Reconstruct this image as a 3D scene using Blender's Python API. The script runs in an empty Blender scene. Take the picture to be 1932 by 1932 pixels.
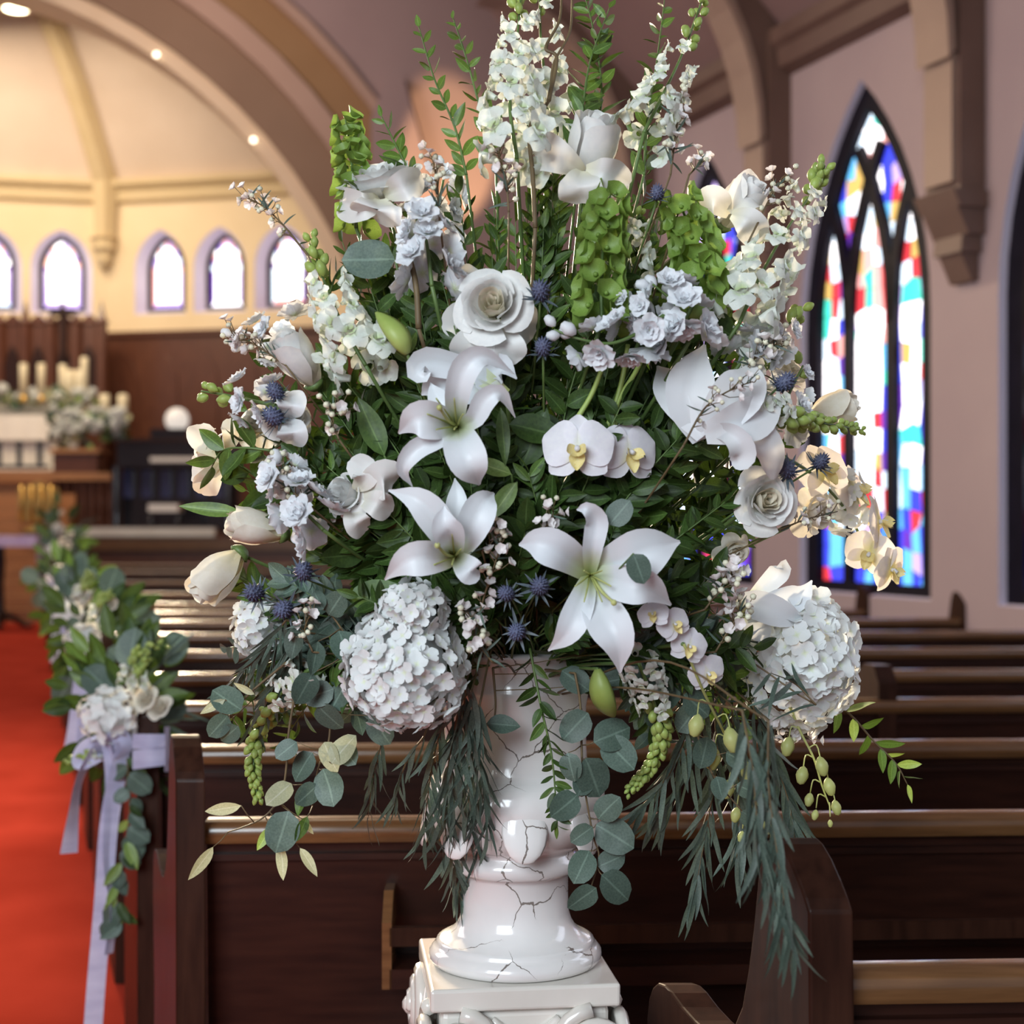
import bpy, math, random
from mathutils import Vector, Matrix, noise, geometry
V = Vector
PI = math.pi
SC = bpy.context.scene
COL = SC.collection

# ---------------------------------------------------------------- camera, world, lights, exposure
F, YH, CX, CZ = 2844.0, 985.0, 966.0, 1.45          # focal length in pixels of the 1932 frame, horizon row, centre column, eye height
def P(px, py, d):                                    # the place d metres ahead of the eye that shows at a pixel
    return V(((px - CX) / F * d, d, CZ - (py - YH) / F * d))

cam_d = bpy.data.cameras.new('camera'); cam = bpy.data.objects.new('camera', cam_d); COL.objects.link(cam)
cam.location = (0, 0, CZ); cam.rotation_euler = (PI / 2, 0, 0)
cam_d.sensor_width = 36; cam_d.lens = 36 * F / 1932; cam_d.shift_y = 19 / 1932
cam_d.clip_end = 200
cam_d.dof.use_dof = True; cam_d.dof.focus_distance = 2.2; cam_d.dof.aperture_fstop = 3.7
SC.camera = cam

W = bpy.data.worlds.new('world'); SC.world = W; W.use_nodes = True
W.node_tree.nodes['Background'].inputs[0].default_value = (0.80, 0.84, 1.0, 1)
W.node_tree.nodes['Background'].inputs[1].default_value = 0.35

def area(name, loc, target, sx, sy, power, col):
    l = bpy.data.lights.new(name, 'AREA'); l.shape = 'RECTANGLE'; l.size = sx; l.size_y = sy; l.energy = power; l.color = col
    o = bpy.data.objects.new(name, l); COL.objects.link(o); o.location = loc
    o.rotation_euler = (V(target) - V(loc)).to_track_quat('-Z', 'Y').to_euler(); return o
def point(name, loc, power, col, rad=0.15):
    l = bpy.data.lights.new(name, 'POINT'); l.energy = power; l.color = col; l.shadow_soft_size = rad
    o = bpy.data.objects.new(name, l); COL.objects.link(o); o.location = loc; return o
def spot(name, loc, target, power, col, ang, blend, rad=0.1):
    l = bpy.data.lights.new(name, 'SPOT'); l.energy = power; l.color = col; l.spot_size = math.radians(ang); l.spot_blend = blend; l.shadow_soft_size = rad
    o = bpy.data.objects.new(name, l); COL.objects.link(o); o.location = loc
    o.rotation_euler = (V(target) - V(loc)).to_track_quat('-Z', 'Y').to_euler(); return o

area('west_window_light', (-2.2, -3.0, 3.4), (0, 2.6, 1.4), 3.2, 2.6, 390, (0.82, 0.93, 1.0))
area('side_window_light', (3.6, 3.4, 2.9), (0.2, 2.6, 1.3), 1.4, 2.6, 40, (0.78, 0.84, 1.0))
area('nave_fill_light', (-3.0, 7.5, 6.6), (-1.0, 7.0, 0), 2.5, 5.0, 120, (1.0, 0.80, 0.55))  # added fill for the nave, no lamp in view
area('nave_side_light', (-5.5, 7.0, 3.5), (3.0, 9.5, 3.4), 3.0, 3.0, 175, (1.0, 0.88, 0.88))
area('carpet_fill_light', (-4.6, 14.0, 6.8), (-4.2, 14.2, 0), 2.5, 4.0, 170, (1.0, 0.82, 0.60))  # added fill that brightens the far carpet
area('chancel_lamp_light', (-8.0, 23.6, 9.2), (-7.6, 25.6, 4.0), 4.0, 1.6, 210, (1.0, 0.83, 0.60))
area('crossing_wall_fill', (-5.5, 16.5, 8.6), (-4.0, 21.0, 6.0), 2.0, 2.0, 175, (1.0, 0.80, 0.68))  # added fill aimed at the arch wall, no lamp in view
area('crossing_back_fill', (-5.2, 17.5, 5.0), (0.2, 2.5, 1.3), 2.4, 1.6, 430, (1.0, 0.80, 0.54)).data.spread = math.radians(46)  # added back light: warm rims on flowers, highlights on rails
area('altar_fill_light', (-7.6, 21.9, 7.0), (-8.3, 24.6, 1.8), 1.5, .8, 190, (1.0, 0.80, 0.52))  # added fill that brightens the altar and the steps
SC.view_settings.view_transform = 'Standard'; SC.view_settings.look = 'None'
SC.view_settings.exposure = 0.0; SC.view_settings.gamma = 1.0; SC.view_settings.use_curve_mapping = False
SC.cycles.use_adaptive_sampling = True; SC.cycles.adaptive_threshold = 0.05; SC.cycles.caustics_reflective = False; SC.cycles.caustics_refractive = False
SC.cycles.max_bounces = 6; SC.cycles.diffuse_bounces = 3; SC.cycles.glossy_bounces = 3; SC.cycles.transmission_bounces = 4; SC.cycles.transparent_max_bounces = 4
R = random.Random(7)

# ---------------------------------------------------------------- helpers: objects
def tag(o, label=None, cat=None, group=None, kind=None):
    if label: o['label'] = label
    if cat: o['category'] = cat
    if group: o['group'] = group
    if kind: o['kind'] = kind
    return o
def thing(name, label, cat, loc, group=None):
    o = bpy.data.objects.new(name, None); COL.objects.link(o); o.location = loc; o.empty_display_size = 0.02
    return tag(o, label, cat, group)
def part(name, me, root=None, M=None, label=None):
    """one mesh object; M places the mesh in the world, root is the (unrotated) thing it belongs to"""
    o = bpy.data.objects.new(name, me); COL.objects.link(o)
    M = Matrix.Identity(4) if M is None else M
    if root is not None:
        o.parent = root; base = V(root.location)
        p = root.parent
        while p is not None: base = base + V(p.location); p = p.parent
        M = Matrix.Translation(-base) @ M
    o.matrix_basis = M
    if label: o['label'] = label
    return o
def struct(name, me, M=None):
    return tag(part(name, me, None, M), kind='structure')

# ---------------------------------------------------------------- helpers: meshes
class MB:
    def __init__(s): s.v = []; s.f = []; s.uv = []
    def add(s, vs, fs, uvs=None):
        n = len(s.v); s.v += [V(x) for x in vs]; s.f += [tuple(i + n for i in f) for f in fs]
        s.uv += (uvs if uvs else [(0.5, 0.5)] * len(vs)); return s
    def grid(s, fn, nu, nv):
        vs = []; uv = []
        for j in range(nv + 1):
            for i in range(nu + 1):
                u, w = i / nu, j / nv; vs.append(fn(u, w)); uv.append((u, w))
        fs = [(j * (nu + 1) + i, j * (nu + 1) + i + 1, (j + 1) * (nu + 1) + i + 1, (j + 1) * (nu + 1) + i) for j in range(nv) for i in range(nu)]
        return s.add(vs, fs, uv)
    def box(s, lo, hi, fn=None):
        c = [V((x, y, z)) for z in (lo[2], hi[2]) for y in (lo[1], hi[1]) for x in (lo[0], hi[0])]
        if fn: c = [fn(p) for p in c]
        return s.add(c, [(0, 2, 3, 1), (4, 5, 7, 6), (0, 1, 5, 4), (2, 6, 7, 3), (0, 4, 6, 2), (1, 3, 7, 5)])
    def tube(s, pts, r0, r1=None, n=6, cap=True):
        r1 = r0 if r1 is None else r1; m = len(pts); vs = []; up = None
        for k, p in enumerate(pts):
            t = (pts[min(k + 1, m - 1)] - pts[max(k - 1, 0)])
            t = t.normalized() if t.length > 1e-9 else V((0, 0, 1))
            if up is None: up = t.orthogonal().normalized()
            up = (up - t * up.dot(t)); up = up.normalized() if up.length > 1e-6 else t.orthogonal().normalized()
            b = t.cross(up); rr = r0 + (r1 - r0) * k / max(m - 1, 1)
            vs += [p + (up * math.cos(a) + b * math.sin(a)) * rr for a in (2 * PI * i / n for i in range(n))]
        fs = [(k * n + i, k * n + (i + 1) % n, (k + 1) * n + (i + 1) % n, (k + 1) * n + i) for k in range(m - 1) for i in range(n)]
        if cap: fs += [tuple(range(n))[::-1], tuple((m - 1) * n + i for i in range(n))]
        return s.add(vs, fs)
    def lathe(s, prof, n=24, c=(0, 0, 0)):
        c = V(c); vs = [c + V((r * math.cos(a), r * math.sin(a), z)) for r, z in prof for a in (2 * PI * i / n for i in range(n))]
        m = len(prof)
        fs = [(k * n + i, k * n + (i + 1) % n, (k + 1) * n + (i + 1) % n, (k + 1) * n + i) for k in range(m - 1) for i in range(n)]
        return s.add(vs, fs)
    def ball(s, c, r, nu=8, nv=5, fn=None):
        c = V(c); r = V((r, r, r)) if not hasattr(r, '__len__') else V(r)
        pr = []
        for j in range(nv + 1):
            t = PI * j / nv
            for i in range(nu):
                a = 2 * PI * i / nu; d = V((math.sin(t) * math.cos(a), math.sin(t) * math.sin(a), -math.cos(t)))
                k = fn(d) if fn else 1.0
                pr.append(c + V((d.x * r.x, d.y * r.y, d.z * r.z)) * k)
        fs = [(j * nu + i, j * nu + (i + 1) % nu, (j + 1) * nu + (i + 1) % nu, (j + 1) * nu + i) for j in range(nv) for i in range(nu)]
        return s.add(pr, fs)
    def prism(s, poly, fn, a, b):
        """poly: 2-D outline, fn(x, y, depth) -> 3-D, extruded from a to b"""
        n = len(poly); vs = [fn(p[0], p[1], a) for p in poly] + [fn(p[0], p[1], b) for p in poly]
        tri = geometry.tessellate_polygon([[V((p[0], p[1], 0)) for p in poly]])
        fs = [tuple(t) for t in tri] + [tuple(i + n for i in reversed(t)) for t in tri]
        fs += [(i, (i + 1) % n, n + (i + 1) % n, n + i) for i in range(n)]
        return s.add(vs, fs)
    def mesh(s, name, mat, smooth=True, bevel=0):
        me = bpy.data.meshes.new(name); me.from_pydata([tuple(p) for p in s.v], [], s.f)
        uvl = me.uv_layers.new(name='UV')
        li = [0] * len(me.loops); me.loops.foreach_get('vertex_index', li)
        flat = []
        for i in li: flat += s.uv[i]
        uvl.data.foreach_set('uv', flat)
        if smooth: me.polygons.foreach_set('use_smooth', [True] * len(me.polygons))
        for m in (mat if isinstance(mat, (list, tuple)) else [mat]): me.materials.append(m)
        me.update(); return me
def fix(me):                                        # consistent outward normals + smooth by angle for solid things
    import bmesh
    bm = bmesh.new(); bm.from_mesh(me); bmesh.ops.remove_doubles(bm, verts=bm.verts, dist=1e-6)
    bmesh.ops.recalc_face_normals(bm, faces=bm.faces); bm.to_mesh(me); bm.free()
    return me
def bevel(o, w=0.004, seg=2):
    m = o.modifiers.new('bevel', 'BEVEL'); m.width = w; m.segments = seg; m.limit_method = 'ANGLE'; return o
def spline(pts, n=12):                              # Catmull-Rom through the points
    pts = [V(p) for p in pts]
    if len(pts) == 2: return [pts[0].lerp(pts[1], i / n) for i in range(n + 1)]
    q = [2 * pts[0] - pts[1]] + pts + [2 * pts[-1] - pts[-2]]; out = []; segs = len(pts) - 1
    for i in range(n + 1):
        t = i / n * segs; k = min(int(t), segs - 1); t -= k; a, b, c, d = q[k:k + 4]
        out.append(0.5 * ((2 * b) + (c - a) * t + (2 * a - 5 * b + 4 * c - d) * t * t + (3 * b - a - 3 * c + d) * t ** 3))
    return out
def basis(pos, y, zhint, s=1.0, sx=None):           # local Y runs along y, local Z leans to zhint
    y = V(y).normalized(); x = y.cross(V(zhint))
    if x.length < 1e-5: x = y.orthogonal()
    x.normalize(); z = x.cross(y); sx = s if sx is None else sx
    return Matrix(((x.x * sx, y.x * s, z.x * s, pos[0]), (x.y * sx, y.y * s, z.y * s, pos[1]), (x.z * sx, y.z * s, z.z * s, pos[2]), (0, 0, 0, 1)))
def facing(pos, z, s=1.0, roll=0.0, up=(0, 0, 1)):   # local Z looks along z, local Y up
    z = V(z).normalized(); y = V(up) - z * V(up).dot(z)
    if y.length < 1e-4: y = z.orthogonal()
    y.normalize(); x = y.cross(z)
    M = Matrix(((x.x, y.x, z.x, pos[0]), (x.y, y.y, z.y, pos[1]), (x.z, y.z, z.z, pos[2]), (0, 0, 0, 1)))
    return M @ Matrix.Rotation(roll, 4, 'Z') @ Matrix.Scale(s, 4)
def rv(k=1.0, r=None): r = r or R; return V((r.uniform(-1, 1), r.uniform(-1, 1), r.uniform(-1, 1))) * k

# ---------------------------------------------------------------- materials
def nt(name):
    m = bpy.data.materials.new(name); m.use_nodes = True; return m, m.node_tree.nodes, m.node_tree.links
def mat(name, col, rough=0.5, col2=None, scale=8.0, detail=4.0, stretch=(1, 1, 1), bump=0.0, transl=0.0, tcol=None, rand=0.0, coat=0.0, spec=0.5, sheen=0.0, uvbase=None, vein=0.0, metal=0.0, coords='Object'):
    m, N, L = nt(name); b = N['Principled BSDF']; out = N['Material Output']
    b.inputs['Roughness'].default_value = rough; b.inputs['Specular IOR Level'].default_value = spec
    b.inputs['Coat Weight'].default_value = coat; b.inputs['Sheen Weight'].default_value = sheen; b.inputs['Metallic'].default_value = metal
    b.inputs['Coat Roughness'].default_value = 0.12
    tc = N.new('ShaderNodeTexCoord'); mp = N.new('ShaderNodeMapping'); mp.inputs['Scale'].default_value = stretch
    L.new(tc.outputs[coords], mp.inputs[0])
    no = N.new('ShaderNodeTexNoise'); no.inputs['Scale'].default_value = scale; no.inputs['Detail'].default_value = detail
    L.new(mp.outputs[0], no.inputs['Vector'])
    rp = N.new('ShaderNodeValToRGB'); rp.color_ramp.elements[0].position = 0.32; rp.color_ramp.elements[1].position = 0.70
    c2 = col2 or tuple(min(1, c * 1.18) for c in col)
    rp.color_ramp.elements[0].color = (*col, 1); rp.color_ramp.elements[1].color = (*c2, 1)
    L.new(no.outputs['Fac'], rp.inputs[0]); colour = rp.outputs[0]
    if uvbase:                                       # own pigment at the petal's foot: (colour, reach)
        uv = N.new('ShaderNodeSeparateXYZ'); L.new(tc.outputs['UV'], uv.inputs[0])
        mr = N.new('ShaderNodeMapRange'); mr.inputs[1].default_value = 0.0; mr.inputs[2].default_value = uvbase[1]; mr.inputs[3].default_value = 1; mr.inputs[4].default_value = 0
        L.new(uv.outputs[1], mr.inputs[0])
        mx = N.new('ShaderNodeMixRGB'); L.new(mr.outputs[0], mx.inputs[0]); L.new(colour, mx.inputs[1]); mx.inputs[2].default_value = (*uvbase[0], 1); colour = mx.outputs[0]
    if vein:                                         # pale midrib and side veins along the leaf's own coordinates
        u2 = N.new('ShaderNodeSeparateXYZ'); L.new(tc.outputs['UV'], u2.inputs[0])
        s1 = N.new('ShaderNodeMath'); s1.operation = 'SUBTRACT'; s1.inputs[1].default_value = .5; L.new(u2.outputs[0], s1.inputs[0])
        ab = N.new('ShaderNodeMath'); ab.operation = 'ABSOLUTE'; L.new(s1.outputs[0], ab.inputs[0])
        mr = N.new('ShaderNodeMapRange'); mr.inputs[1].default_value = .015; mr.inputs[2].default_value = .05; mr.inputs[3].default_value = vein; mr.inputs[4].default_value = 0; L.new(ab.outputs[0], mr.inputs[0])
        mx = N.new('ShaderNodeMixRGB'); L.new(mr.outputs[0], mx.inputs[0]); L.new(colour, mx.inputs[1]); mx.inputs[2].default_value = (*[min(1, c * 3 + .04) for c in c2], 1); colour = mx.outputs[0]
    if rand:
        oi = N.new('ShaderNodeObjectInfo'); hs = N.new('ShaderNodeHueSaturation'); mr = N.new('ShaderNodeMapRange')
        mr.inputs[3].default_value = 1 - rand; mr.inputs[4].default_value = 1 + rand
        L.new(oi.outputs['Random'], mr.inputs[0]); L.new(mr.outputs[0], hs.inputs['Value']); L.new(colour, hs.inputs['Color']); colour = hs.outputs[0]
    L.new(colour, b.inputs['Base Color'])
    if bump:
        bp = N.new('ShaderNodeBump'); bp.inputs['Strength'].default_value = bump; bp.inputs['Distance'].default_value = 0.01
        L.new(no.outputs['Fac'], bp.inputs['Height']); L.new(bp.outputs[0], b.inputs['Normal'])
    if transl:
        t = N.new('ShaderNodeBsdfTranslucent'); ms = N.new('ShaderNodeMixShader'); ms.inputs[0].default_value = transl
        if tcol:
            t.inputs[0].default_value = (*tcol, 1)
        else: L.new(colour, t.inputs[0])
        L.new(b.outputs[0], ms.inputs[1]); L.new(t.outputs[0], ms.inputs[2]); L.new(ms.outputs[0], out.inputs[0])
    return m
def emit(name, col, strength):
    m, N, L = nt(name); b = N['Principled BSDF']; b.inputs['Base Color'].default_value = (*[c * .3 for c in col], 1)
    b.inputs['Emission Color'].default_value = (*col, 1); b.inputs['Emission Strength'].default_value = strength; b.inputs['Roughness'].default_value = .2
    if name.startswith('stained') or name.startswith('bulb'): m.cycles.emission_sampling = 'NONE'
    return m
def crackle(name):
    m, N, L = nt(name); b = N['Principled BSDF']; b.inputs['Roughness'].default_value = 0.16; b.inputs['Coat Weight'].default_value = 0.5; b.inputs['Coat Roughness'].default_value = .06
    tc = N.new('ShaderNodeTexCoord'); no = N.new('ShaderNodeTexNoise'); no.inputs['Scale'].default_value = 22; no.inputs['Detail'].default_value = 6
    ad = N.new('ShaderNodeVectorMath'); ad.operation = 'MULTIPLY_ADD'; ad.inputs[1].default_value = (.035, .035, .035)
    L.new(tc.outputs['Object'], no.inputs['Vector']); L.new(no.outputs['Color'], ad.inputs[0]); L.new(tc.outputs['Object'], ad.inputs[2])
    vo = N.new('ShaderNodeTexVoronoi'); vo.feature = 'DISTANCE_TO_EDGE'; vo.inputs['Scale'].default_value = 10.5; L.new(ad.outputs[0], vo.inputs['Vector'])
    n2 = N.new('ShaderNodeTexNoise'); n2.inputs['Scale'].default_value = 9; L.new(tc.outputs['Object'], n2.inputs['Vector'])
    mr = N.new('ShaderNodeMapRange'); mr.inputs[1].default_value = .40; mr.inputs[2].default_value = .56; mr.inputs[3].default_value = 0.0; mr.inputs[4].default_value = 0.0095
    L.new(n2.outputs['Fac'], mr.inputs[0])
    lt = N.new('ShaderNodeMath'); lt.operation = 'LESS_THAN'; L.new(vo.outputs['Distance'], lt.inputs[0]); L.new(mr.outputs[0], lt.inputs[1])
    n3 = N.new('ShaderNodeTexNoise'); n3.inputs['Scale'].default_value = 5; n3.inputs['Detail'].default_value = 5; L.new(tc.outputs['Object'], n3.inputs['Vector'])
    rp = N.new('ShaderNodeValToRGB'); rp.color_ramp.elements[0].color = (.72, .69, .68, 1); rp.color_ramp.elements[1].color = (.84, .82, .80, 1)
    rp.color_ramp.elements[0].position = .35; rp.color_ramp.elements[1].position = .6; L.new(n3.outputs['Fac'], rp.inputs[0])
    mx = N.new('ShaderNodeMixRGB'); L.new(lt.outputs[0], mx.inputs[0]); L.new(rp.outputs[0], mx.inputs[1]); mx.inputs[2].default_value = (.22, .19, .17, 1)
    L.new(mx.outputs[0], b.inputs['Base Color'])
    bp = N.new('ShaderNodeBump'); bp.inputs['Strength'].default_value = .5; bp.inputs['Distance'].default_value = -.002; L.new(lt.outputs[0], bp.inputs['Height']); L.new(bp.outputs[0], b.inputs['Normal'])
    return m

M = {}
M['wall'] = mat('painted_wall', (.43, .32, .325), .8, (.47, .355, .35), 1.3, 5, bump=.03)
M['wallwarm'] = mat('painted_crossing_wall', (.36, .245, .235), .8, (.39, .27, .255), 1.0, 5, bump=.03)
M['ceil'] = mat('ceiling_plaster', (.28, .17, .155), .85, (.31, .195, .175), 1.0, 4)
M['beam'] = mat('brown_painted_timber', (.15, .085, .064), .6, (.18, .105, .08), 3, 4)
M['beam_lit'] = mat('lit_tan_timber', (.32, .21, .16), .6, (.36, .24, .18), 3, 4)  # lighter copy of the timber: light on its faces put into colour
M['cream'] = mat('cream_plaster', (.80, .64, .42), .8, (.86, .70, .48), 1.0, 4)
M['vault'] = mat('pale_vault_plaster', (.72, .58, .47), .85, (.78, .64, .53), 1.0, 4)
M['rib'] = mat('vault_rib_paint', (.62, .48, .28), .7, (.66, .52, .32), 2.0, 4)
M['arch1'] = mat('cream_moulding', (.78, .58, .38), .7, (.82, .62, .42), 2, 4)
M['arch2'] = mat('shaded_brown_arch', (.25, .150, .092), .75, (.275, .168, .105), 1.2, 4)  # brown darkened: the soffit's shade is put into the colour
M['arch3'] = mat('rose_brown_moulding', (.44, .28, .21), .75, (.47, .305, .23), 1.2, 4)
M['arch4'] = mat('ochre_arch_paint', (.30, .165, .070), .75, (.33, .185, .082), 1.2, 4)
M['reveal'] = mat('lit_reveal_plaster', (.70, .64, .80), .8, (.76, .70, .84), 2, 3)  # lavender of the window light put into the plaster colour
M['lead'] = mat('dark_window_frame', (.006, .004, .010), .6, (.010, .007, .016), 6, 3, spec=.15)
M['wood'] = mat('dark_varnished_wood', (.016, .0045, .0027), .38, (.034, .0100, .0056), 6, 8, (1, 9, 9), coat=.12, spec=.3)
M['woodrail'] = mat('highlit_varnished_rail', (.105, .048, .018), .27, (.18, .085, .034), 5, 8, (1, 12, 12), coat=.45)  # warm highlights of the rail tops put into a lighter wood colour
M['woodend'] = mat('varnished_pew_end', (.022, .008, .0048), .42, (.045, .017, .010), 6, 8, (7, 7, 1), coat=.05, spec=.12)
M['panel'] = mat('reddish_panelling', (.085, .026, .013), .4, (.12, .040, .020), 4, 6, (5, 5, 1), coat=.2)
M['steps'] = mat('warm_oak_steps', (.34, .155, .065), .4, (.44, .21, .09), 3, 6, (1, 8, 8))
M['floor'] = mat('oak_floor', (.10, .045, .022), .4, (.15, .07, .035), 3, 6, (8, 1, 1))
M['carpet'] = mat('red_carpet', (.29, .030, .017), 1.0, (.37, .042, .025), 2.2, 9, bump=.25, spec=.0)
M['stonewhite'] = mat('white_marble', (.75, .68, .58), .4, (.82, .76, .66), 4, 5)
M['black'] = mat('black_lacquer', (.010, .010, .014), .18, (.016, .016, .022), 3, 3, coat=.6)
M['gold'] = mat('brass', (.62, .38, .11), .3, (.70, .45, .15), 5, 3, metal=.8)
M['cloth'] = mat('white_altar_cloth', (.80, .76, .72), .9, (.86, .82, .78), 20, 4, bump=.1)
M['lilac'] = mat('lilac_satin', (.60, .48, .78), .5, (.70, .58, .84), 8, 4, sheen=.3)
M['candle'] = mat('candle_wax', (.86, .76, .56), .5, (.90, .82, .62), 6, 3, transl=.2)
M['ribbon'] = mat('pale_blue_satin_ribbon', (.46, .46, .66), .42, (.60, .60, .80), 9, 3, (1, 1, 4), transl=.15, sheen=.4)
M['urn'] = crackle('crackled_white_glaze')
M['ped'] = mat('ivory_glazed_ceramic', (.68, .64, .58), .2, (.78, .74, .68), 7, 6, coat=.5)
M['petal'] = mat('white_petal', (.82, .84, .87), .5, (.86, .86, .86), 14, 3, transl=.28, rand=.04)
M['rose'] = mat('white_rose_petal', (.80, .80, .79), .5, (.87, .86, .83), 8, 3, transl=.28, uvbase=((.82, .79, .62), .4), rand=.03)
M['roseheart'] = mat('cream_rose_heart', (.82, .76, .60), .5, (.86, .81, .68), 8, 3, transl=.25, uvbase=((.80, .70, .42), .6))
M['piano_reflect'] = mat('reflected_blue_panel', (.030, .036, .10), .25, (.05, .06, .16), 3, 3, coat=.5)  # blue window reflections put into the panel colour
M['rosecream'] = mat('cream_rose_petal', (.82, .77, .66), .5, (.87, .83, .74), 8, 3, transl=.3, uvbase=((.80, .70, .42), .5), rand=.03)
M['lily'] = mat('white_lily_tepal', (.79, .83, .88), .42, (.85, .88, .91), 5, 4, (1, 1, 1), transl=.25, uvbase=((.62, .70, .26), .26), rand=.02)
M['orchid'] = mat('white_orchid_petal', (.82, .80, .86), .45, (.86, .85, .88), 9, 3, transl=.3, uvbase=((.78, .78, .62), .2))
M['orchidwarm'] = mat('ivory_orchid_petal', (.82, .76, .74), .5, (.86, .80, .72), 9, 3, transl=.4, uvbase=((.76, .72, .30), .4))
M['lip'] = mat('yellow_orchid_lip', (.80, .62, .12), .5, (.86, .80, .55), 60, 3, transl=.2)
M['hyd'] = mat('white_hydrangea', (.76, .79, .80), .6, (.85, .87, .85), 30, 3, transl=.25, uvbase=((.72, .78, .55), .25), rand=.09)
M['stock'] = mat('white_stock_floret', (.77, .80, .85), .55, (.86, .87, .88), 40, 3, transl=.3, uvbase=((.66, .74, .50), .3), rand=.05)
M['snap'] = mat('greenish_white_snapdragon', (.72, .77, .69), .55, (.82, .85, .80), 30, 3, transl=.3, uvbase=((.55, .66, .32), .35), rand=.06)
M['bell'] = mat('bright_green_bell', (.17, .29, .045), .5, (.30, .43, .10), 25, 4, transl=.35, rand=.15)
M['bud'] = mat('fresh_green_bud', (.30, .42, .085), .45, (.46, .56, .17), 20, 3, transl=.25, rand=.15)
M['budyel'] = mat('yellow_green_orchid_bud', (.50, .54, .17), .45, (.62, .64, .28), 30, 3, transl=.3, rand=.1)
M['stem'] = mat('green_stem', (.075, .13, .035), .5, (.12, .19, .05), 20, 3)
M['twig'] = mat('brown_twig', (.10, .065, .030), .6, (.16, .11, .05), 30, 3)
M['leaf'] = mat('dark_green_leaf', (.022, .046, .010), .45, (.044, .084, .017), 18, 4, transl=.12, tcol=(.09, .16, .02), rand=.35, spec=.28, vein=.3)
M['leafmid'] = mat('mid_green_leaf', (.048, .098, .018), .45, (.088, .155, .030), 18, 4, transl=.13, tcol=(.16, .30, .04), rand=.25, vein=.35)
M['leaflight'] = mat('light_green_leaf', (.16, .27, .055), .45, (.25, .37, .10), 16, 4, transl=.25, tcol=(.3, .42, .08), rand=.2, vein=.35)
M['euc'] = mat('grey_green_eucalyptus_leaf', (.060, .098, .076), .5, (.100, .150, .116), 22, 4, transl=.12, rand=.22, vein=.25)
M['eucpale'] = mat('pale_eucalyptus_leaf', (.36, .37, .22), .5, (.46, .46, .29), 22, 4, transl=.2, rand=.12, vein=.2)
M['willow'] = mat('slim_eucalyptus_leaf', (.055, .085, .068), .5, (.095, .135, .105), 30, 4, transl=.1, rand=.28)
M['thistle'] = mat('steel_blue_thistle', (.050, .060, .115), .6, (.13, .14, .23), 60, 4, rand=.15)
M['bract'] = mat('blue_grey_bract', (.050, .070, .085), .5, (.115, .14, .16), 40, 3, rand=.2)
M['wax'] = mat('waxflower_petal', (.76, .70, .70), .5, (.86, .82, .80), 60, 3, transl=.25, rand=.08)
M['waxbud'] = mat('waxflower_bud', (.58, .56, .38), .5, (.78, .76, .62), 60, 3, rand=.12)
# ---------------------------------------------------------------- the church: right wall, windows, roof timbers
WK = math.hypot(.4, 1.0)
WD = V((-.4, 1, 0)) / WK                            # along the right wall, away from the eye
WN = V((-1, -.4, 0)) / WK                           # out of the wall, into the nave
def WP(d, z, n=0.0):                                # a place on the right wall at depth d, n metres off it
    return V((6.25 - .4 * d, d, z)) + WN * n
def tess(outer, holes):
    tri = geometry.tessellate_polygon([[V((p[0], p[1], 0)) for p in lp] for lp in [outer] + holes])
    pts = [p for lp in [outer] + holes for p in lp]
    return pts, [tuple(t) for t in tri]
def lancet(cx, a, z0, zs, za, n=8):
    """pointed-arch outline: half width a, sill z0, spring zs, apex za"""
    h = za - zs; r = (h * h + a * a) / (2 * a); th = math.atan2(h, r - a)
    right = [(cx + a - r + r * math.cos(th * i / n), zs + r * math.sin(th * i / n)) for i in range(n + 1)]
    left = [(2 * cx - x, z) for x, z in reversed(right[:-1])]
    return [(cx - a, z0), (cx + a, z0)] + right + left[0:]
def inset(pts, cx, k, z0k):
    zs = [p[1] for p in pts]; zc = (min(zs) + max(zs)) / 2
    return [(cx + (x - cx) * k, zc + (z - zc) * z0k) for x, z in pts]
def holed_wall(name, fr, outer, holes, m, mr, depth, splay=1.0):
    """fr(u, z, n): wall frame, n > 0 into the room; the holes get reveals running outwards by depth"""
    mb = MB(); pts, tri = tess(outer, holes); mb.add([fr(p[0], p[1], 0) for p in pts], tri)
    o = struct(name, fix(mb.mesh(name, m, False)))
    for h in holes:
        rb = MB(); n = len(h); cx = sum(p[0] for p in h) / n
        cz = (min(p[1] for p in h) + max(p[1] for p in h)) / 2
        h2 = [(cx + (p[0] - cx) * splay, cz + (p[1] - cz) * (1 - (1 - splay) * .4)) for p in h]
        rb.add([fr(p[0], p[1], 0) for p in h] + [fr(p[0], p[1], -depth) for p in h2], [(i, (i + 1) % n, n + (i + 1) % n, n + i) for i in range(n)])
        part('window_reveal', rb.mesh('window_reveal', mr, False), o)
    return o
def fr_right(u, z, n): return V((6.25 - .4 * u, u, z)) + WN * n     # u is depth; 1 m along the wall = 1/WK of depth
S = 1 / WK
wins = [(7.97, 'window_1'), (9.9, 'window_2'), (11.83, 'window_3')]
outl = [lancet(c, .73 * S, .97, 2.75, 4.36) for c, _ in wins]
inner = [[(x, z) for x, z in o] for o in outl]
wr = holed_wall('wall_right', fr_right, [(-4, 0), (13.6, 0), (13.6, 4.9), (-4, 4.9)], outl, M['wall'], M['reveal'], .13, .96)

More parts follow.
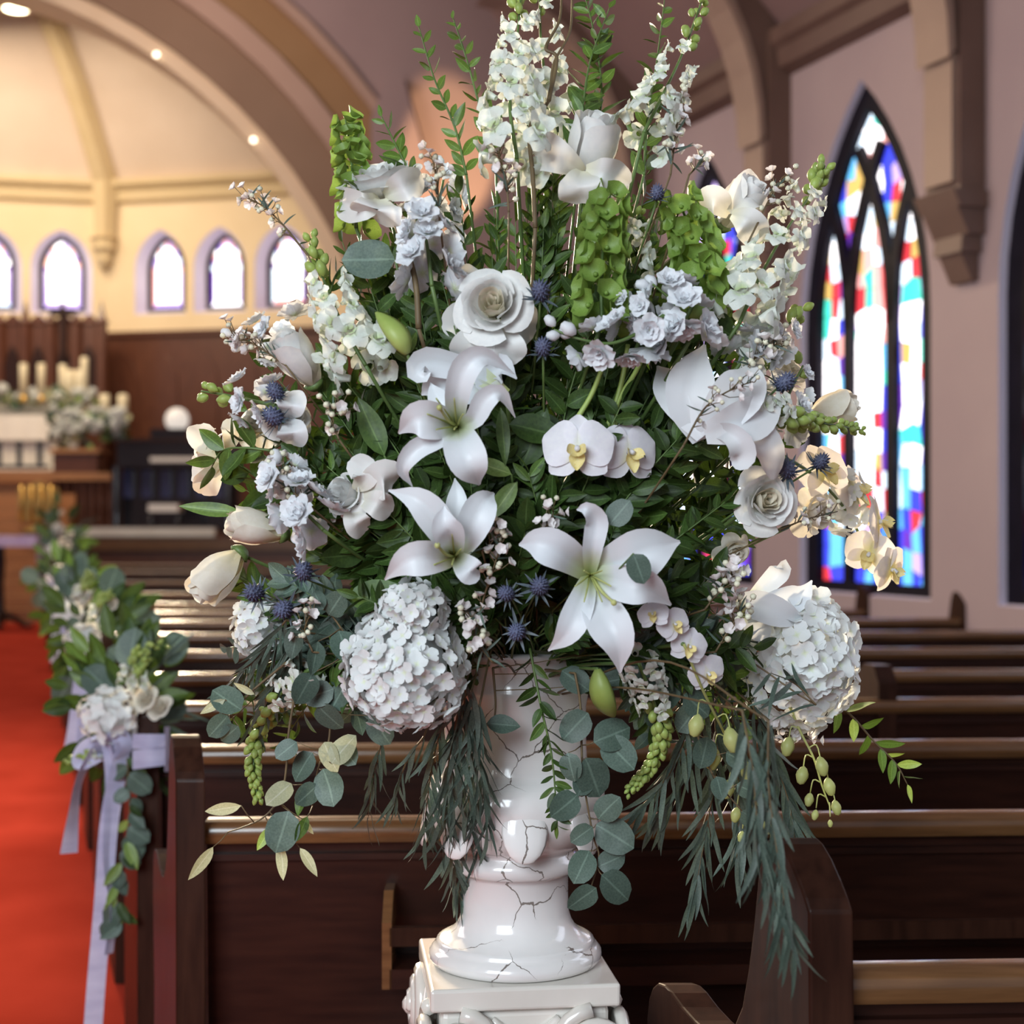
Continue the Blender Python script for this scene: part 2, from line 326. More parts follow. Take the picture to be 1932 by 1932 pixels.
PAL = {k: emit('stained_glass_' + k, c, s) for k, (c, s) in dict(
    white=((1, .96, .98), 3.4), pale=((.72, .86, 1), 2.4), lilac=((.62, .45, .95), 1.5), blue=((.06, .08, .90), 1.3), sky=((.15, .55, .98), 1.6),
    teal=((.08, .80, .62), 1.5), red=((.90, .06, .08), 1.2), rose=((.98, .45, .42), 1.7), amber=((.95, .62, .18), 1.2), violet=((.22, .06, .70), 1.0)).items()}
def inside(poly, x, y):
    c = False; j = len(poly) - 1
    for i in range(len(poly)):
        a, b = poly[i], poly[j]
        if (a[1] > y) != (b[1] > y) and x < (b[0] - a[0]) * (y - a[1]) / (b[1] - a[1]) + a[0]: c = not c
        j = i
    return c
def stained(name, c, seed):
    r = random.Random(seed); a = .70; z0, zs, za = 1.0, 2.75, 4.31
    fr = lambda u, z, n: fr_right(c + u * S, z, n - .10)
    out = lancet(0, a, z0, zs, za)
    root = bpy.data.objects.new(name, None); COL.objects.link(root); root.location = WP(c, z0, -.10); tag(root, kind='structure')
    # dark frame ring, mullions and crossing tracery bars
    mb = MB(); n = len(out); big = [(x * 1.06, z0 - .05 + (z - z0) * 1.03) for x, z in out]
    sm = [(x * .83, z0 + .05 + (z - z0) * .945) for x, z in out]
    for q, s2 in ((.05, 1), (-.03, -1)):
        mb.add([fr(p[0], p[1], q) for p in big] + [fr(p[0], p[1], q) for p in sm], [(i, (i + 1) % n, n + (i + 1) % n, n + i) for i in range(n)])
    mb.add([fr(p[0], p[1], .05) for p in sm] + [fr(p[0], p[1], -.03) for p in sm], [(i, (i + 1) % n, n + (i + 1) % n, n + i) for i in range(n)])
    part('window_frame', mb.mesh('window_frame', M['lead'], False), root)
    bars = []
    h = za - zs; rr = (h * h + a * a) / (2 * a)
    for mx in (-.24, .24):
        bars.append([(mx, z0), (mx, zs)])
        for sg in (-1, 1):
            arc = []
            for i in range(9):
                t = i / 8 * 1.2; x = mx + sg * (rr - rr * math.cos(t)); z = zs + rr * math.sin(t)
                if not inside(out, x, z): break
                arc.append((x, z))
            if len(arc) > 1: bars.append(arc)
    for bpts in bars:
        mb = MB(); w = .042
        for (x0, y0), (x1, y1) in zip(bpts, bpts[1:]):
            dx, dy = x1 - x0, y1 - y0; l = math.hypot(dx, dy) or 1; nx, ny = -dy / l * w, dx / l * w
            q = [(x0 + nx, y0 + ny), (x0 - nx, y0 - ny), (x1 - nx, y1 - ny), (x1 + nx, y1 + ny)]
            mb.prism(q, lambda x, y, k: fr(x, y, k), .045, -.02)
        part('mullion', fix(mb.mesh('mullion', M['lead'], False)), root)
    # leaded panes, each its own piece of glass
    nx, nz = 14, 25; G = {}
    for i in range(nx + 1):
        for j in range(nz + 1):
            G[i, j] = (-a + 2 * a * i / nx + (r.uniform(-.02, .02) if 0 < i < nx else 0), z0 + (za - z0) * j / nz + r.uniform(-.03, .03))
    for i in range(nx):
        for j in range(nz):
            q = [G[i, j], G[i + 1, j], G[i + 1, j + 1], G[i, j + 1]]; cx = sum(p[0] for p in q) / 4; cz = sum(p[1] for p in q) / 4
            if not inside(out, cx, cz): continue
            q = [(cx + (p[0] - cx) * .95, cz + (p[1] - cz) * .96) for p in q]
            lane = (i * 12 // 14) % 4; f = (cz - z0) / (za - z0); x = r.random()
            edge = lane in (0, 3)
            if f < .13: k = 'blue' if x < .4 else 'sky' if x < .6 else 'red' if x < .75 else 'lilac' if x < .9 else 'violet'
            elif f < .22: k = 'sky' if x < .3 else 'pale' if x < .55 else 'amber' if x < .68 else 'red' if x < .8 else 'blue'
            elif edge and x < .64: k = r.choice(['blue', 'sky', 'violet', 'blue', 'lilac', 'red'])
            elif .55 < f < .68 and x < .62: k = r.choice(['red', 'red', 'rose', 'teal'])
            elif x < .50: k = 'white'
            elif x < .70: k = 'pale'
            else: k = r.choice(['teal', 'red', 'rose', 'sky', 'amber', 'lilac'])
            pm = MB(); pm.prism(q, lambda u, z, k2: fr(u, z, k2), 0, -.012)
            part('pane', pm.mesh('pane', PAL[k], False), root)
for (c, nme), sd in zip(wins, (11, 23, 35)): stained(nme, c, sd)
# dark backing sheet added behind the panes, keeps their joints dark
mb = MB()
for c, _ in wins: mb.prism([(x * 1.02, z) for x, z in lancet(0, .73, .97, 2.75, 4.36)], lambda u, z, k, c=c: fr_right(c + u * S, z, k), -.135, -.15)
struct('trim_1', fix(mb.mesh('trim_1', M['lead'], False)))

# cornice, pilasters with corbels, curved braces, rafters
mb = MB(); mb.prism([(0, 4.62), (.10, 4.66), (.12, 4.78), (.17, 4.82), (.17, 4.92), (0, 4.92)], lambda n, z, k: WP(k, z, n), -4, 13.6)
struct('trim_2', fix(mb.mesh('trim_2', M['beam'], False)))
def hammer(d):
    b = .16 * S
    mb = MB(); mb.prism([(0, 3.35), (.18, 3.35), (.18, 4.9), (0, 4.9)], lambda n, z, k: WP(k, z, n), d - b, d + b)
    root = struct('pilaster', fix(mb.mesh('pilaster', M['beam'], False)))
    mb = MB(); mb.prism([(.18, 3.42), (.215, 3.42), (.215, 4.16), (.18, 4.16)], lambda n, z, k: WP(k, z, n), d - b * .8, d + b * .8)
    part('pilaster_face', fix(mb.mesh('pilaster_face', M['beam_lit'], False)), root)  # lit inward face, carried by the lighter timber colour
    mb = MB()
    for z0, z1, n0, n1, w in ((3.27, 3.37, .20, .25, 1.15), (3.12, 3.27, .12, .20, 1.0), (3.02, 3.12, .15, .14, .8), (2.86, 3.02, .05, .13, .62)):
        mb.prism([(0, z0), (n0, z0), (n1, z1), (0, z1)], lambda n, z, k: WP(k, z, n), d - b * w, d + b * w)
    part('corbel', fix(mb.mesh('corbel', M['beam'], False)), root)
    # curved brace springing inwards from the pilaster
    pts_o = []; pts_i = []
    for i in range(11):
        t = i / 10 * PI / 2; pts_i.append((.24 + 1.25 * (1 - math.cos(t)), 4.14 + 1.55 * math.sin(t)))
        pts_o.append((.02 + 1.25 * (1 - math.cos(t)), 4.30 + 1.72 * math.sin(t)))
    mb = MB(); mb.prism(pts_i + pts_o[::-1], lambda n, z, k: WP(k, z, n), d - b * .8, d + b * .8)
    part('curved_brace', fix(mb.mesh('curved_brace', M['beam'], False)), root)
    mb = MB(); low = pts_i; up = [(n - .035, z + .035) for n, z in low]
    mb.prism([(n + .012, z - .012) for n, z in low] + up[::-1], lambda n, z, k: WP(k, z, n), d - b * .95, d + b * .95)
    part('brace_edge', fix(mb.mesh('brace_edge', M['beam_lit'], False)), root)  # lit underside of the brace, carried by the lighter timber colour
    mb = MB(); mb.prism([(0, 4.78), (5.6, 4.78 + 5.6 * .95), (5.6, 4.98 + 5.6 * .95), (0, 5.0)], lambda n, z, k: WP(k, z, n), d - b * .7, d + b * .7)
    part('rafter', fix(mb.mesh('rafter', M['beam'], False)), root)
for d in (5.05, 6.97, 8.9, 10.83, 12.76): hammer(d)
mb = MB(); mb.add([WP(-4, 4.9), WP(13.6, 4.9), WP(13.6, 4.9 + 5.6 * .95, 5.6), WP(-4, 4.9 + 5.6 * .95, 5.6)], [(0, 1, 2, 3)])
mb.add([WP(-4, 5.02), WP(13.6, 5.02), WP(13.6, 5.02 + 5.6 * .95, 5.6), WP(-4, 5.02 + 5.6 * .95, 5.6)], [(3, 2, 1, 0)])
struct('ceiling', mb.mesh('ceiling', M['ceil'], False))
for k, n in enumerate((1.9, 3.6)):
    mb = MB(); mb.prism([(n, 4.9 + n * .95 - .16), (n + .14, 4.9 + n * .95 - .04), (n + .14, 5 + n * .95), (n, 4.9 + n * .95)], lambda n2, z, kk: WP(kk, z, n2), -4, 13.6)
    struct('trim_%d' % (3 + k), fix(mb.mesh('purlin', M['beam'], False)))
# opposite slope and wall of the nave, out of the picture
rg = [WP(d, 4.9 + 5.6 * .95, 5.6) for d in (-4, 13.6)]; lf = [p + WN * 7.0 for p in rg]
mb = MB(); mb.add([rg[0], rg[1], V((lf[1].x, lf[1].y, 4.9)), V((lf[0].x, lf[0].y, 4.9))], [(0, 1, 2, 3)])
struct('ceiling_far_slope', mb.mesh('ceiling_far_slope', M['ceil'], False))
mb = MB(); mb.add([V((lf[0].x, lf[0].y, 0)), V((lf[1].x, lf[1].y, 0)), V((lf[1].x, lf[1].y, 4.9)), V((lf[0].x, lf[0].y, 4.9))], [(0, 1, 2, 3)])
struct('wall_left', mb.mesh('wall_left', M['wall'], False))

# ---------------------------------------------------------------- chancel arch of several orders
AY = 21.0; AC = P(-279, 912, AY); RM = AY / F
def ring(name, r0, r1, y0, y1, m):
    """one order of the arch: legs to the floor and a half circle"""
    def path(r):
        return [(AC.x + r, -.02)] + [(AC.x + r * math.cos(t), AC.z + r * math.sin(t)) for t in (PI * i / 40 for i in range(41))] + [(AC.x - r, -.02)]
    a, b = path(r0), path(r1); n = len(a); mb = MB()
    mb.add([V((p[0], y0, p[1])) for p in a] + [V((p[0], y0, p[1])) for p in b] + [V((p[0], y1, p[1])) for p in a] + [V((p[0], y1, p[1])) for p in b],
           [q for i in range(n - 1) for q in ((i, i + 1, n + i + 1, n + i), (i, 2 * n + i, 2 * n + i + 1, i + 1), (n + i, n + i + 1, 3 * n + i + 1, 3 * n + i))])
    me = fix(mb.mesh(name, m)); o = struct(name, me)
    md = o.modifiers.new('edge', 'EDGE_SPLIT'); md.split_angle = .6
    return o
ring('trim_5', 990 * RM, 1024 * RM, 21.25, 22.3, M['arch1'])
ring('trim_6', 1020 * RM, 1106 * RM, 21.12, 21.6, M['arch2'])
ring('trim_7', 1100 * RM, 1140 * RM, 20.92, 21.4, M['arch3'])
ring('trim_8', 1136 * RM, 1210 * RM, 21.06, 21.4, M['arch4'])
ring('trim_9', 1206 * RM, 1226 * RM, 20.86, 21.4, M['arch3'])
rW = 1222 * RM
arcp = [(AC.x + rW, -.0)] + [(AC.x + rW * math.cos(t), AC.z + rW * math.sin(t)) for t in (PI * i / 40 for i in range(41))] + [(AC.x - rW, -.0)]
mb = MB(); outer = [(AC.x - 12, 0), (AC.x - 12, 13), (9, 13), (9, 0)] + arcp
pts, tri = tess(outer, []); mb.add([V((p[0], AY, p[1])) for p in pts], tri)
struct('wall_front', fix(mb.mesh('wall_front', M['wallwarm'], False)))
# pier strip right of the arch and the transept
mb = MB(); mb.prism([(P(733, 0, 20.7).x, 7.6), (P(760, 0, 20.7).x, 7.6), (P(850, 0, 20.7).x, 5.2), (P(850, 0, 20.7).x, 0), (P(700, 0, 20.7).x, 0), (P(700, 0, 20.7).x, 7.0)], lambda x, z, k: V((x, k, z)), 20.72, 21.0)
struct('trim_10', fix(mb.mesh('trim_10', M['wallwarm'], False)))
mb = MB(); mb.add([V((8, 13.6, 0)), V((8, 21, 0)), V((8, 21, 13)), V((8, 13.6, 13))], [(0, 1, 2, 3)])
mb.add([WP(13.6, 0), V((8, 13.6, 0)), V((8, 13.6, 13)), WP(13.6, 13)], [(0, 1, 2, 3)])
struct('wall_transept', mb.mesh('wall_transept', M['wallwarm'], False))
mb = MB(); mb.add([V((-16, 13.6, 13)), V((9, 13.6, 13)), V((9, 21, 13)), V((-16, 21, 13))], [(0, 1, 2, 3)])
struct('ceiling_crossing', mb.mesh('ceiling_crossing', M['ceil'], False))
mb = MB(); mb.add([V((-22, 13.6, 0)), V((-22, 21, 0)), V((-22, 21, 13)), V((-22, 13.6, 13))], [(0, 1, 2, 3)])
struct('wall_transept_far', mb.mesh('wall_transept_far', M['wallwarm'], False))

# ---------------------------------------------------------------- apse: faces, windows, cornice, ribs
K = [P(-700, 0, 24.0), P(-190, 0, 26.2), P(205, 0, 27.0), P(660, 0, 26.0), P(790, 0, 22.0)]
for k in K: k.z = 0
ZC = 7.45
def face(i, name, wpx, m0):
    a, b = K[i], K[i + 1]; L_ = (b - a).length; u = (b - a) / L_; n = V((u.y, -u.x, 0))
    if n.y > 0: n = -n
    fr = lambda s, z, k: a + u * s + n * k + V((0, 0, z))
    def s_at(px):                                   # where the sight line through column px meets this face
        k = (px - CX) / F; return (k * a.y - a.x) / (u.x - k * u.y)
    holes = [lancet(s_at(px), w * .0047, 5.15, 5.95, 6.65, 7) for px, w in wpx]
    holed_wall(name, fr, [(0, 0), (L_, 0), (L_, ZC), (0, ZC)], holes, M['cream'], M['reveal'], .34, .72)
    for (px, w), h in zip(wpx, holes):
        s0 = s_at(px); root = bpy.data.objects.new('window_%d' % (4 + WIN[0]), None); WIN[0] += 1; COL.objects.link(root); root.location = fr(s0, 5.15, -.3); tag(root, kind='structure')
        q = [((x - s0) * .76 + s0, 5.9 + (z - 5.9) * .89) for x, z in h]; q2 = [((x - s0) * .60 + s0, 5.88 + (z - 5.88) * .80) for x, z in h]; nn = len(q)
        mb = MB(); mb.add([fr(*p, -.28) for p in q] + [fr(*p, -.28) for p in q2] + [fr(*p, -.36) for p in q2], [t for j in range(nn) for t in ((j, (j + 1) % nn, nn + (j + 1) % nn, nn + j), (nn + j, nn + (j + 1) % nn, 2 * nn + (j + 1) % nn, 2 * nn + j))])
        part('window_frame', fix(mb.mesh('window_frame', M['lead'], False)), root)
        q3 = [((x - s0) * .80 + s0, 5.88 + (z - 5.88) * .84) for x, z in q2]
        mb = MB(); mb.prism(q3, lambda x, z, k: fr(x, z, k), -.33, -.35); part('pane', mb.mesh('pane', PAL['white'], False), root)
        for j in range(nn):
            mb = MB(); mb.prism([q2[j], q2[(j + 1) % nn], q3[(j + 1) % nn], q3[j]], lambda x, z, k: fr(x, z, k), -.33, -.35)
            part('pane', mb.mesh('pane', PAL[R.choice(['lilac', 'lilac', 'pale', 'violet', 'rose', 'white'])], False), root)
    mb = MB(); mb.prism([(0, ZC - .32), (.10, ZC - .28), (.10, ZC - .10), (.22, ZC - .02), (.22, ZC + .08), (0, ZC + .1)], lambda k, z, s: fr(s, z, k), 0, L_)
    struct('trim_%d' % TR[0], fix(mb.mesh('apse_cornice', M['rib'], False))); TR[0] += 1
    mb = MB(); mb.prism([(0, 0), (.18, 0), (.18, 4.70), (.24, 4.74), (.24, 4.82), (0, 4.85)], lambda k, z, s: fr(s, z, k), 0, L_)
    w = struct('wall_panelling_%d' % (i + 1), fix(mb.mesh('wainscot', M['panel'], False)))
    for j in range(int(L_ / .75)):
        mb = MB(); s0 = .1 + j * .75
        mb.prism(lancet(s0 + .32, .26, 2.2, 3.9, 4.4, 5), lambda x, z, k: fr(x, z, k), .18, .21); part('panel', fix(mb.mesh('panel', M['panel'], False)), w)
WIN = [0]; TR = [11]
face(0, 'wall_apse_1', [], None); face(1, 'wall_apse_2', [(-18, 112), (116, 112)], None)
face(2, 'wall_apse_3', [(302, 104), (414, 104), (532, 108)], None); face(3, 'wall_apse_4', [], None)
APX = P(15, -110, 24.4)
mb = MB()
for a, b in zip(K, K[1:]):
    a2, b2 = a + V((0, 0, ZC)), b + V((0, 0, ZC))
    def web(u, v, a2=a2, b2=b2):
        p = a2.lerp(b2, u).lerp(APX, v); p.z += .55 * math.sin(PI * v); return p
    mb.grid(web, 4, 10)
mb.grid(lambda u, v: K[4].lerp(V((K[4].x, 21.6, 0)), u) * 1 + V((0, 0, ZC)) if v == 0 else APX, 1, 1)
struct('ceiling_apse', mb.mesh('ceiling_apse', M['vault'], False))
for k in K[:4]:
    base = k + V((0, 0, ZC)); pts = [base.lerp(APX, t / 10) + V((0, 0, .55 * math.sin(PI * t / 10) - .12)) for t in range(11)]
    inn = (V((APX.x, APX.y, 0)) - V((k.x, k.y, 0))).normalized()
    mb = MB(); mb.tube(pts, .24, .2, 6); mb.tube([base + inn * .12 + V((0, 0, z)) for z in (.05, -.5, -.95)], .24, .2, 6)
    mb.lathe([(.0, -.55), (.08, -.5), (.15, -.38), (.13, -.3), (.22, -.18), (.20, -.05), (.26, 0), (0, .02)], 10, base + inn * .14 + V((0, 0, -.95)))
    struct('vault_rib', fix(mb.mesh('vault_rib', M['rib'], False)))

# ---------------------------------------------------------------- floor, carpet, chancel platform and steps
mb = MB(); mb.add([V((-14, -5, 0)), V((9, -5, 0)), V((9, 21.8, 0)), V((-14, 21.8, 0))], [(0, 1, 2, 3)]); struct('floor', mb.mesh('floor', M['floor'], False))
def endx(d): return -.3256 * d + .3473                # right edge of the aisle-side pew ends
mb = MB()
mb.grid(lambda u, v: V((endx(-2 + 23.6 * v) - .02 - 3.0 * (1 - u), -2 + 23.6 * v, .012 + .003 * math.sin(v * 90 + u * 4))), 6, 40)
struct('floor_carpet', mb.mesh('floor_carpet', M['carpet']))
stp = bpy.data.objects.new('floor_chancel_steps', None); COL.objects.link(stp); stp.location = (-9, 21.7, 0); tag(stp, kind='structure')
xr = P(118, 0, 22.5).x
for i in range(12):
    mb = MB(); mb.box((-16, 21.7 + .23 * i, .19 * i), (xr - .02 * i, 25.2, .19 * (i + 1) - .004)); part('step', fix(mb.mesh('step', M['steps'], False)), stp)
pl = struct('floor_platform', fix(MB().box((xr + .02, 21.95, 0), (-1.2, 26.0, 1.24)).mesh('floor_platform', M['panel'], False)))
part('step_edge', fix(MB().box((xr + .05, 21.88, 1.24), (P(405, 0, 21.9).x, 22.06, 1.37)).mesh('step_edge', M['stonewhite'], False)), pl)
fp = bpy.data.objects.new('front_parapet', None); COL.objects.link(fp); fp.location = (-4, 21.4, 0)
tag(fp, 'low dark wooden parapet in front of the organ platform', 'parapet')
part('panel', fix(MB().box((xr + .1, 21.35, .012), (-1.6, 21.5, 1.05)).mesh('panel', M['panel'], False)), fp)
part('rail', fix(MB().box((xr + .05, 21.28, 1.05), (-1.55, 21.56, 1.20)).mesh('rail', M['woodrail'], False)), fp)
uplight_at = P(885, 800, 17.4)
# ---------------------------------------------------------------- pews
PROF = [(0, 0), (0, .955), (.02, .985), (.065, 1.03), (.10, 1.04), (.13, 1.01), (.155, .87), (.19, .76), (.26, .715), (.35, .722), (.42, .742), (.465, .735), (.495, .69), (.495, .60), (.465, .45), (.465, 0)]
SK, TH = -.3256, .056
def round_prof():
    out = []
    for i, p in enumerate(PROF):
        if 1 <= i <= 13:
            a, b = PROF[i - 1], PROF[(i + 1) % len(PROF)]
            out += [(p[0] * .75 + a[0] * .25, p[1] * .75 + a[1] * .25), (p[0] * .75 + b[0] * .25, p[1] * .75 + b[1] * .25)]
        else: out.append(p)
    return out
RP = round_prof()
def end_mesh(bevelled=True):
    import bmesh
    mb = MB(); mb.prism(RP, lambda s, z, k: V((k + SK * s, s, z)), -TH, 0)
    return fix(mb.mesh('pew_end', M['woodend'], False))
END = end_mesh()
def pew(d, xl, xr, label, rack=None, right_end=False):
    """d: depth of the top rail at its aisle end; the row runs off to the right with a slight skew"""
    root = thing('pew', label, 'pew', V((xl, d, 0)), 'rows of dark wooden pews')
    sk = lambda x, y, z: V((x, y + .05 * (x - xl), z))
    e = part('pew_end', END, root, Matrix.Translation((xl, d - .07, 0))); bevel(e, .006, 2)
    if right_end:
        e = part('pew_end', END, root, Matrix.Translation((xr + TH * .5, d - .07 + .05 * (xr - xl), 0))); bevel(e, .006, 2)
    lean = lambda z: .045 - .05 * z
    mb = MB(); mb.prism([(lean(.10) - .012, .10), (lean(.84) - .012, .84), (lean(.84) + .012, .84), (lean(.10) + .012, .10)], lambda y, z, x: sk(x, d + y, z), xl - .01, xr)
    part('back_panel', fix(mb.mesh('back_panel', M['wood'], False)), root)
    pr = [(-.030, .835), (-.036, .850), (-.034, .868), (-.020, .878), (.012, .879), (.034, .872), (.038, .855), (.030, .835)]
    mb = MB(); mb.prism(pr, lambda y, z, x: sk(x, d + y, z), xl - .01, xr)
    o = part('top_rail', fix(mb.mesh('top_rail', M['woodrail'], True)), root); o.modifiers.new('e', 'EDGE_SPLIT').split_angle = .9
    mb = MB(); mb.prism([(-.020, .80), (-.020, .812), (0, .815), (0, .80)], lambda y, z, x: sk(x, d + y, z), xl - .01, xr)
    part('bead_moulding', fix(mb.mesh('bead_moulding', M['wood'], False)), root)
    mb = MB(); mb.prism([(.03, .40), (.03, .445), (.40, .46), (.44, .44), (.44, .40)], lambda y, z, x: sk(x, d + y, z), xl - .01, xr)
    part('seat', fix(mb.mesh('seat', M['wood'], False)), root)
    if rack is not None:
        x0 = rack
        mb = MB(); mb.prism([(-.105, .655), (-.105, .690), (-.088, .690), (-.088, .655)], lambda y, z, x: sk(x, d + y, z), x0, xr); part('rack_lip', fix(mb.mesh('rack_lip', M['woodend'], False)), root)
        mb = MB(); mb.prism([(-.105, .575), (-.105, .612), (.02, .612), (.02, .575)], lambda y, z, x: sk(x, d + y, z), x0, xr); part('rack_shelf', fix(mb.mesh('rack_shelf', M['wood'], False)), root)
        xs = [x0]
        while xs[-1] + .62 < xr: xs.append(xs[-1] + .62)
        mb = MB()
        xx = x0
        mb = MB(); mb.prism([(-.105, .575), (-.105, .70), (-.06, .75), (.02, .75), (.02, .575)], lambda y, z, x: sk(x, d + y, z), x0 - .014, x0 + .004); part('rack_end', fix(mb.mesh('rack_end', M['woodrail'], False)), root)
    return root
ROWS = [2.909, 3.856, 4.767, 5.697, 6.673, 7.71, 8.72, 9.62, 10.62, 12.2, 14.6, 17.6, 20.3]
ORD = ['nearest full-length', 'second', 'third', 'fourth', 'fifth', 'sixth', 'seventh', 'eighth', 'ninth', 'tenth', 'eleventh', 'twelfth', 'foremost']
pew(1.95, P(1615, 0, 1.88).x, 3.2, 'dark wooden pew with scrolled arm at lower right, closest of all')
for i, d in enumerate(ROWS):
    xr_ = min((6.25 - .4 * d) - .06, 3.6) if d < 13.2 else (6.25 - .4 * 13.2) - .3
    pew(d, endx(d - .07), xr_, 'dark wooden pew with polished rail, %s row %s' % (ORD[i], 'behind the flower urn' if i == 0 else 'counted from the flower urn'),
        P(733, 0, 2.8).x if i == 0 else None, right_end=(i in (6, 7)))
pb = thing('divider_post', 'short dark wooden pew divider standing up between two rows at right', 'divider', P(1716, 1400, 4.6) * 1)
pb.location.z = .0
part('divider_panel', fix(MB().prism([(0, .1), (0, .93), (.03, .985), (.09, .985), (.14, .93), (.2, .86), (.2, .1)], lambda s, z, k: V((P(1712, 0, 4.62).x + k + SK * s, 4.86 + s, z)), -.03, .03).mesh('divider_panel', M['woodend'], False)), pb)

# ---------------------------------------------------------------- chancel furnishings
def reredos():
    d = 25.8; x0, x1 = P(-95, 0, d).x, P(193, 0, d).x
    t = thing('reredos', 'tall carved dark wooden reredos with pinnacles behind the altar', 'reredos', V(((x0 + x1) / 2, d, 2.28)))
    ztop = CZ + (985 - 612) / F * d
    bb = part('back_board', fix(MB().box((x0, d, 2.28), (x1, d + .2, ztop)).mesh('back_board', M['panel'], False)), t)
    n = 6; w = (x1 - x0) / n
    for i in range(n):
        c = x0 + w * (i + .5)
        part('arch_panel', fix(MB().prism(lancet(c, w * .40, 3.6, ztop - 1.0, ztop - .35, 6), lambda x, z, k: V((x, k, z)), d - .06, d).mesh('arch_panel', M['wood'], False)), bb)
        part('gablet', fix(MB().prism([(c - w * .5, ztop), (c + w * .5, ztop), (c, ztop + .18)], lambda x, z, k: V((x, k, z)), d - .03, d + .1).mesh('gablet', M['panel'], False)), bb)
    for i in range(n + 1):
        c = x0 + w * i; h = .42 if i in (0, 3, 6) else .2
        part('pinnacle', fix(MB().lathe([(.10, 2.3), (.10, ztop), (.13, ztop + .03), (.07, ztop + .1), (.0, ztop + h)], 6, (c, d - .04, 0)).mesh('pinnacle', M['panel'], False)), t)
    cr = thing('altar_cross', 'dark cross standing tall on the carved reredos below the middle window', 'cross', P(118, 625, d - .15))
    cx = P(118, 0, d - .15).x; z0 = ztop + .02
    part('upright', fix(MB().box((cx - .035, d - .19, ztop - .6), (cx + .035, d - .12, CZ + (985 - 572) / F * d)).mesh('upright', M['wood'], False)), cr)
    part('crossbar', fix(MB().box((cx - .2, d - .19, ztop + .12), (cx + .2, d - .12, ztop + .19)).mesh('crossbar', M['wood'], False)), cr)
reredos()
ad = 24.9
x0, x1 = P(-140, 0, ad).x, P(108, 0, ad).x; zt = CZ + (985 - 785) / F * ad
al = thing('altar', 'stone altar with dark front panels and pale corner post at far left', 'altar', V(((x0 + x1) / 2, ad + .4, 2.28)))
part('altar_table', fix(MB().box((x0, ad, zt - .12), (x1, ad + .8, zt)).mesh('altar_table', M['stonewhite'], False)), al)
ab_ = part('altar_body', fix(MB().box((x0 + .1, ad + .15, 2.28), (x1 - .15, ad + .75, zt - .12)).mesh('altar_body', M['black'], False)), al)
for i in range(7):
    xx = x0 + .2 + i * .34; part('front_panel', fix(MB().box((xx, ad + .10, 2.4), (xx + .24, ad + .15, zt - .2)).mesh('front_panel', M['ped'], False)), ab_)
for xx in (x0, x1 - .14): part('corner_post', fix(MB().lathe([(.09, 2.28), (.09, 2.36), (.06, 2.4), (.06, zt - .2), (.09, zt - .14), (.09, zt - .12)], 10, (xx + .08, ad + .07, 0)).mesh('corner_post', M['stonewhite'], False)), al)
part('plinth', fix(MB().box((x0 - .1, ad - .12, 2.26), (x1 + .05, ad + .8, 2.33)).mesh('plinth', M['ped'], False)), al)
mb = MB(); mb.grid(lambda u, v: V((x0 - .03 + (x1 - x0 + .06) * u, ad - .03 - .012 * math.sin(u * 40) * (1 - v), zt + .02 - .42 * (1 - v))), 40, 2); mb.grid(lambda u, v: V((x0 - .03 + (x1 - x0 + .06) * u, ad - .03 + .86 * v, zt + .02)), 2, 2)
tag(part('altar_cloth', mb.mesh('altar_cloth', M['cloth'])), 'white cloth hanging over the front of the altar', 'cloth')
rt = thing('altar_retable', 'raised pale shelf along the back of the altar', 'shelf', V(((x0 + x1) / 2, ad + .7, zt)))
part('shelf', fix(MB().box((x0, ad + .5, zt + .02), (x1 - .2, ad + .8, zt + .28)).mesh('shelf', M['stonewhite'], False)), rt)
def candle(px, y0, y1, d, w, label):
    b = P(px, y1, d); t = P(px, y0, d); c = thing('candle', label, 'candle', b, 'candles on and beside the altar'); r = w / 2 * d / F
    wx = part('wax', fix(MB().lathe([(0, b.z), (r, b.z), (r, t.z - .04), (r * .8, t.z - .02), (0, t.z - .03)], 10, (b.x, b.y, 0)).mesh('wax', M['candle'])), c)
    part('wick', MB().tube([V((b.x, b.y, t.z - .03)), V((b.x + .01, b.y, t.z + .03))], .006, n=4).mesh('wick', M['black']), wx)
    part('candle_base', fix(MB().lathe([(0, b.z - .1), (r * 1.8, b.z - .1), (r * .9, b.z - .05), (r * 1.5, b.z), (0, b.z)], 10, (b.x, b.y, 0)).mesh('candle_base', M['gold'])), c)
for px, y0, y1, w, lb in ((44, 684, 748, 15, 'leftmost thin white altar candle'), (78, 684, 748, 15, 'second thin white altar candle from left'), (118, 686, 760, 15, 'white altar candle rising beside the large green flower arrangement'),
                          (131, 696, 772, 17, 'shorter cream candle inside the large altar flower arrangement'), (149, 696, 775, 17, 'cream candle leaning close to the tallest altar candle'), (159, 672, 775, 14, 'tallest pale altar candle above the flowers'),
                          (197, 742, 800, 20, 'thick cream candle left of the pair nearest the piano'), (232, 742, 805, 20, 'thick cream candle nearest the piano')):
    candle(px, y0, y1, ad - .1 + (.3 if px < 90 else -.35), w, lb)
stn = thing('flower_stand', 'brown wooden stand under the large altar flower arrangement', 'stand', V((P(140, 0, 24.2).x, 24.2, 2.2)))
sx = P(140, 0, 24.2).x; part('stand_body', fix(MB().box((sx - .28, 24.0, 1.30), (sx + .42, 24.5, 2.55)).mesh('stand_body', M['panel'], False)), stn)
part('stand_top', fix(MB().box((sx - .33, 23.95, 2.55), (sx + .48, 24.55, 2.62)).mesh('stand_top', M['steps'], False)), stn)
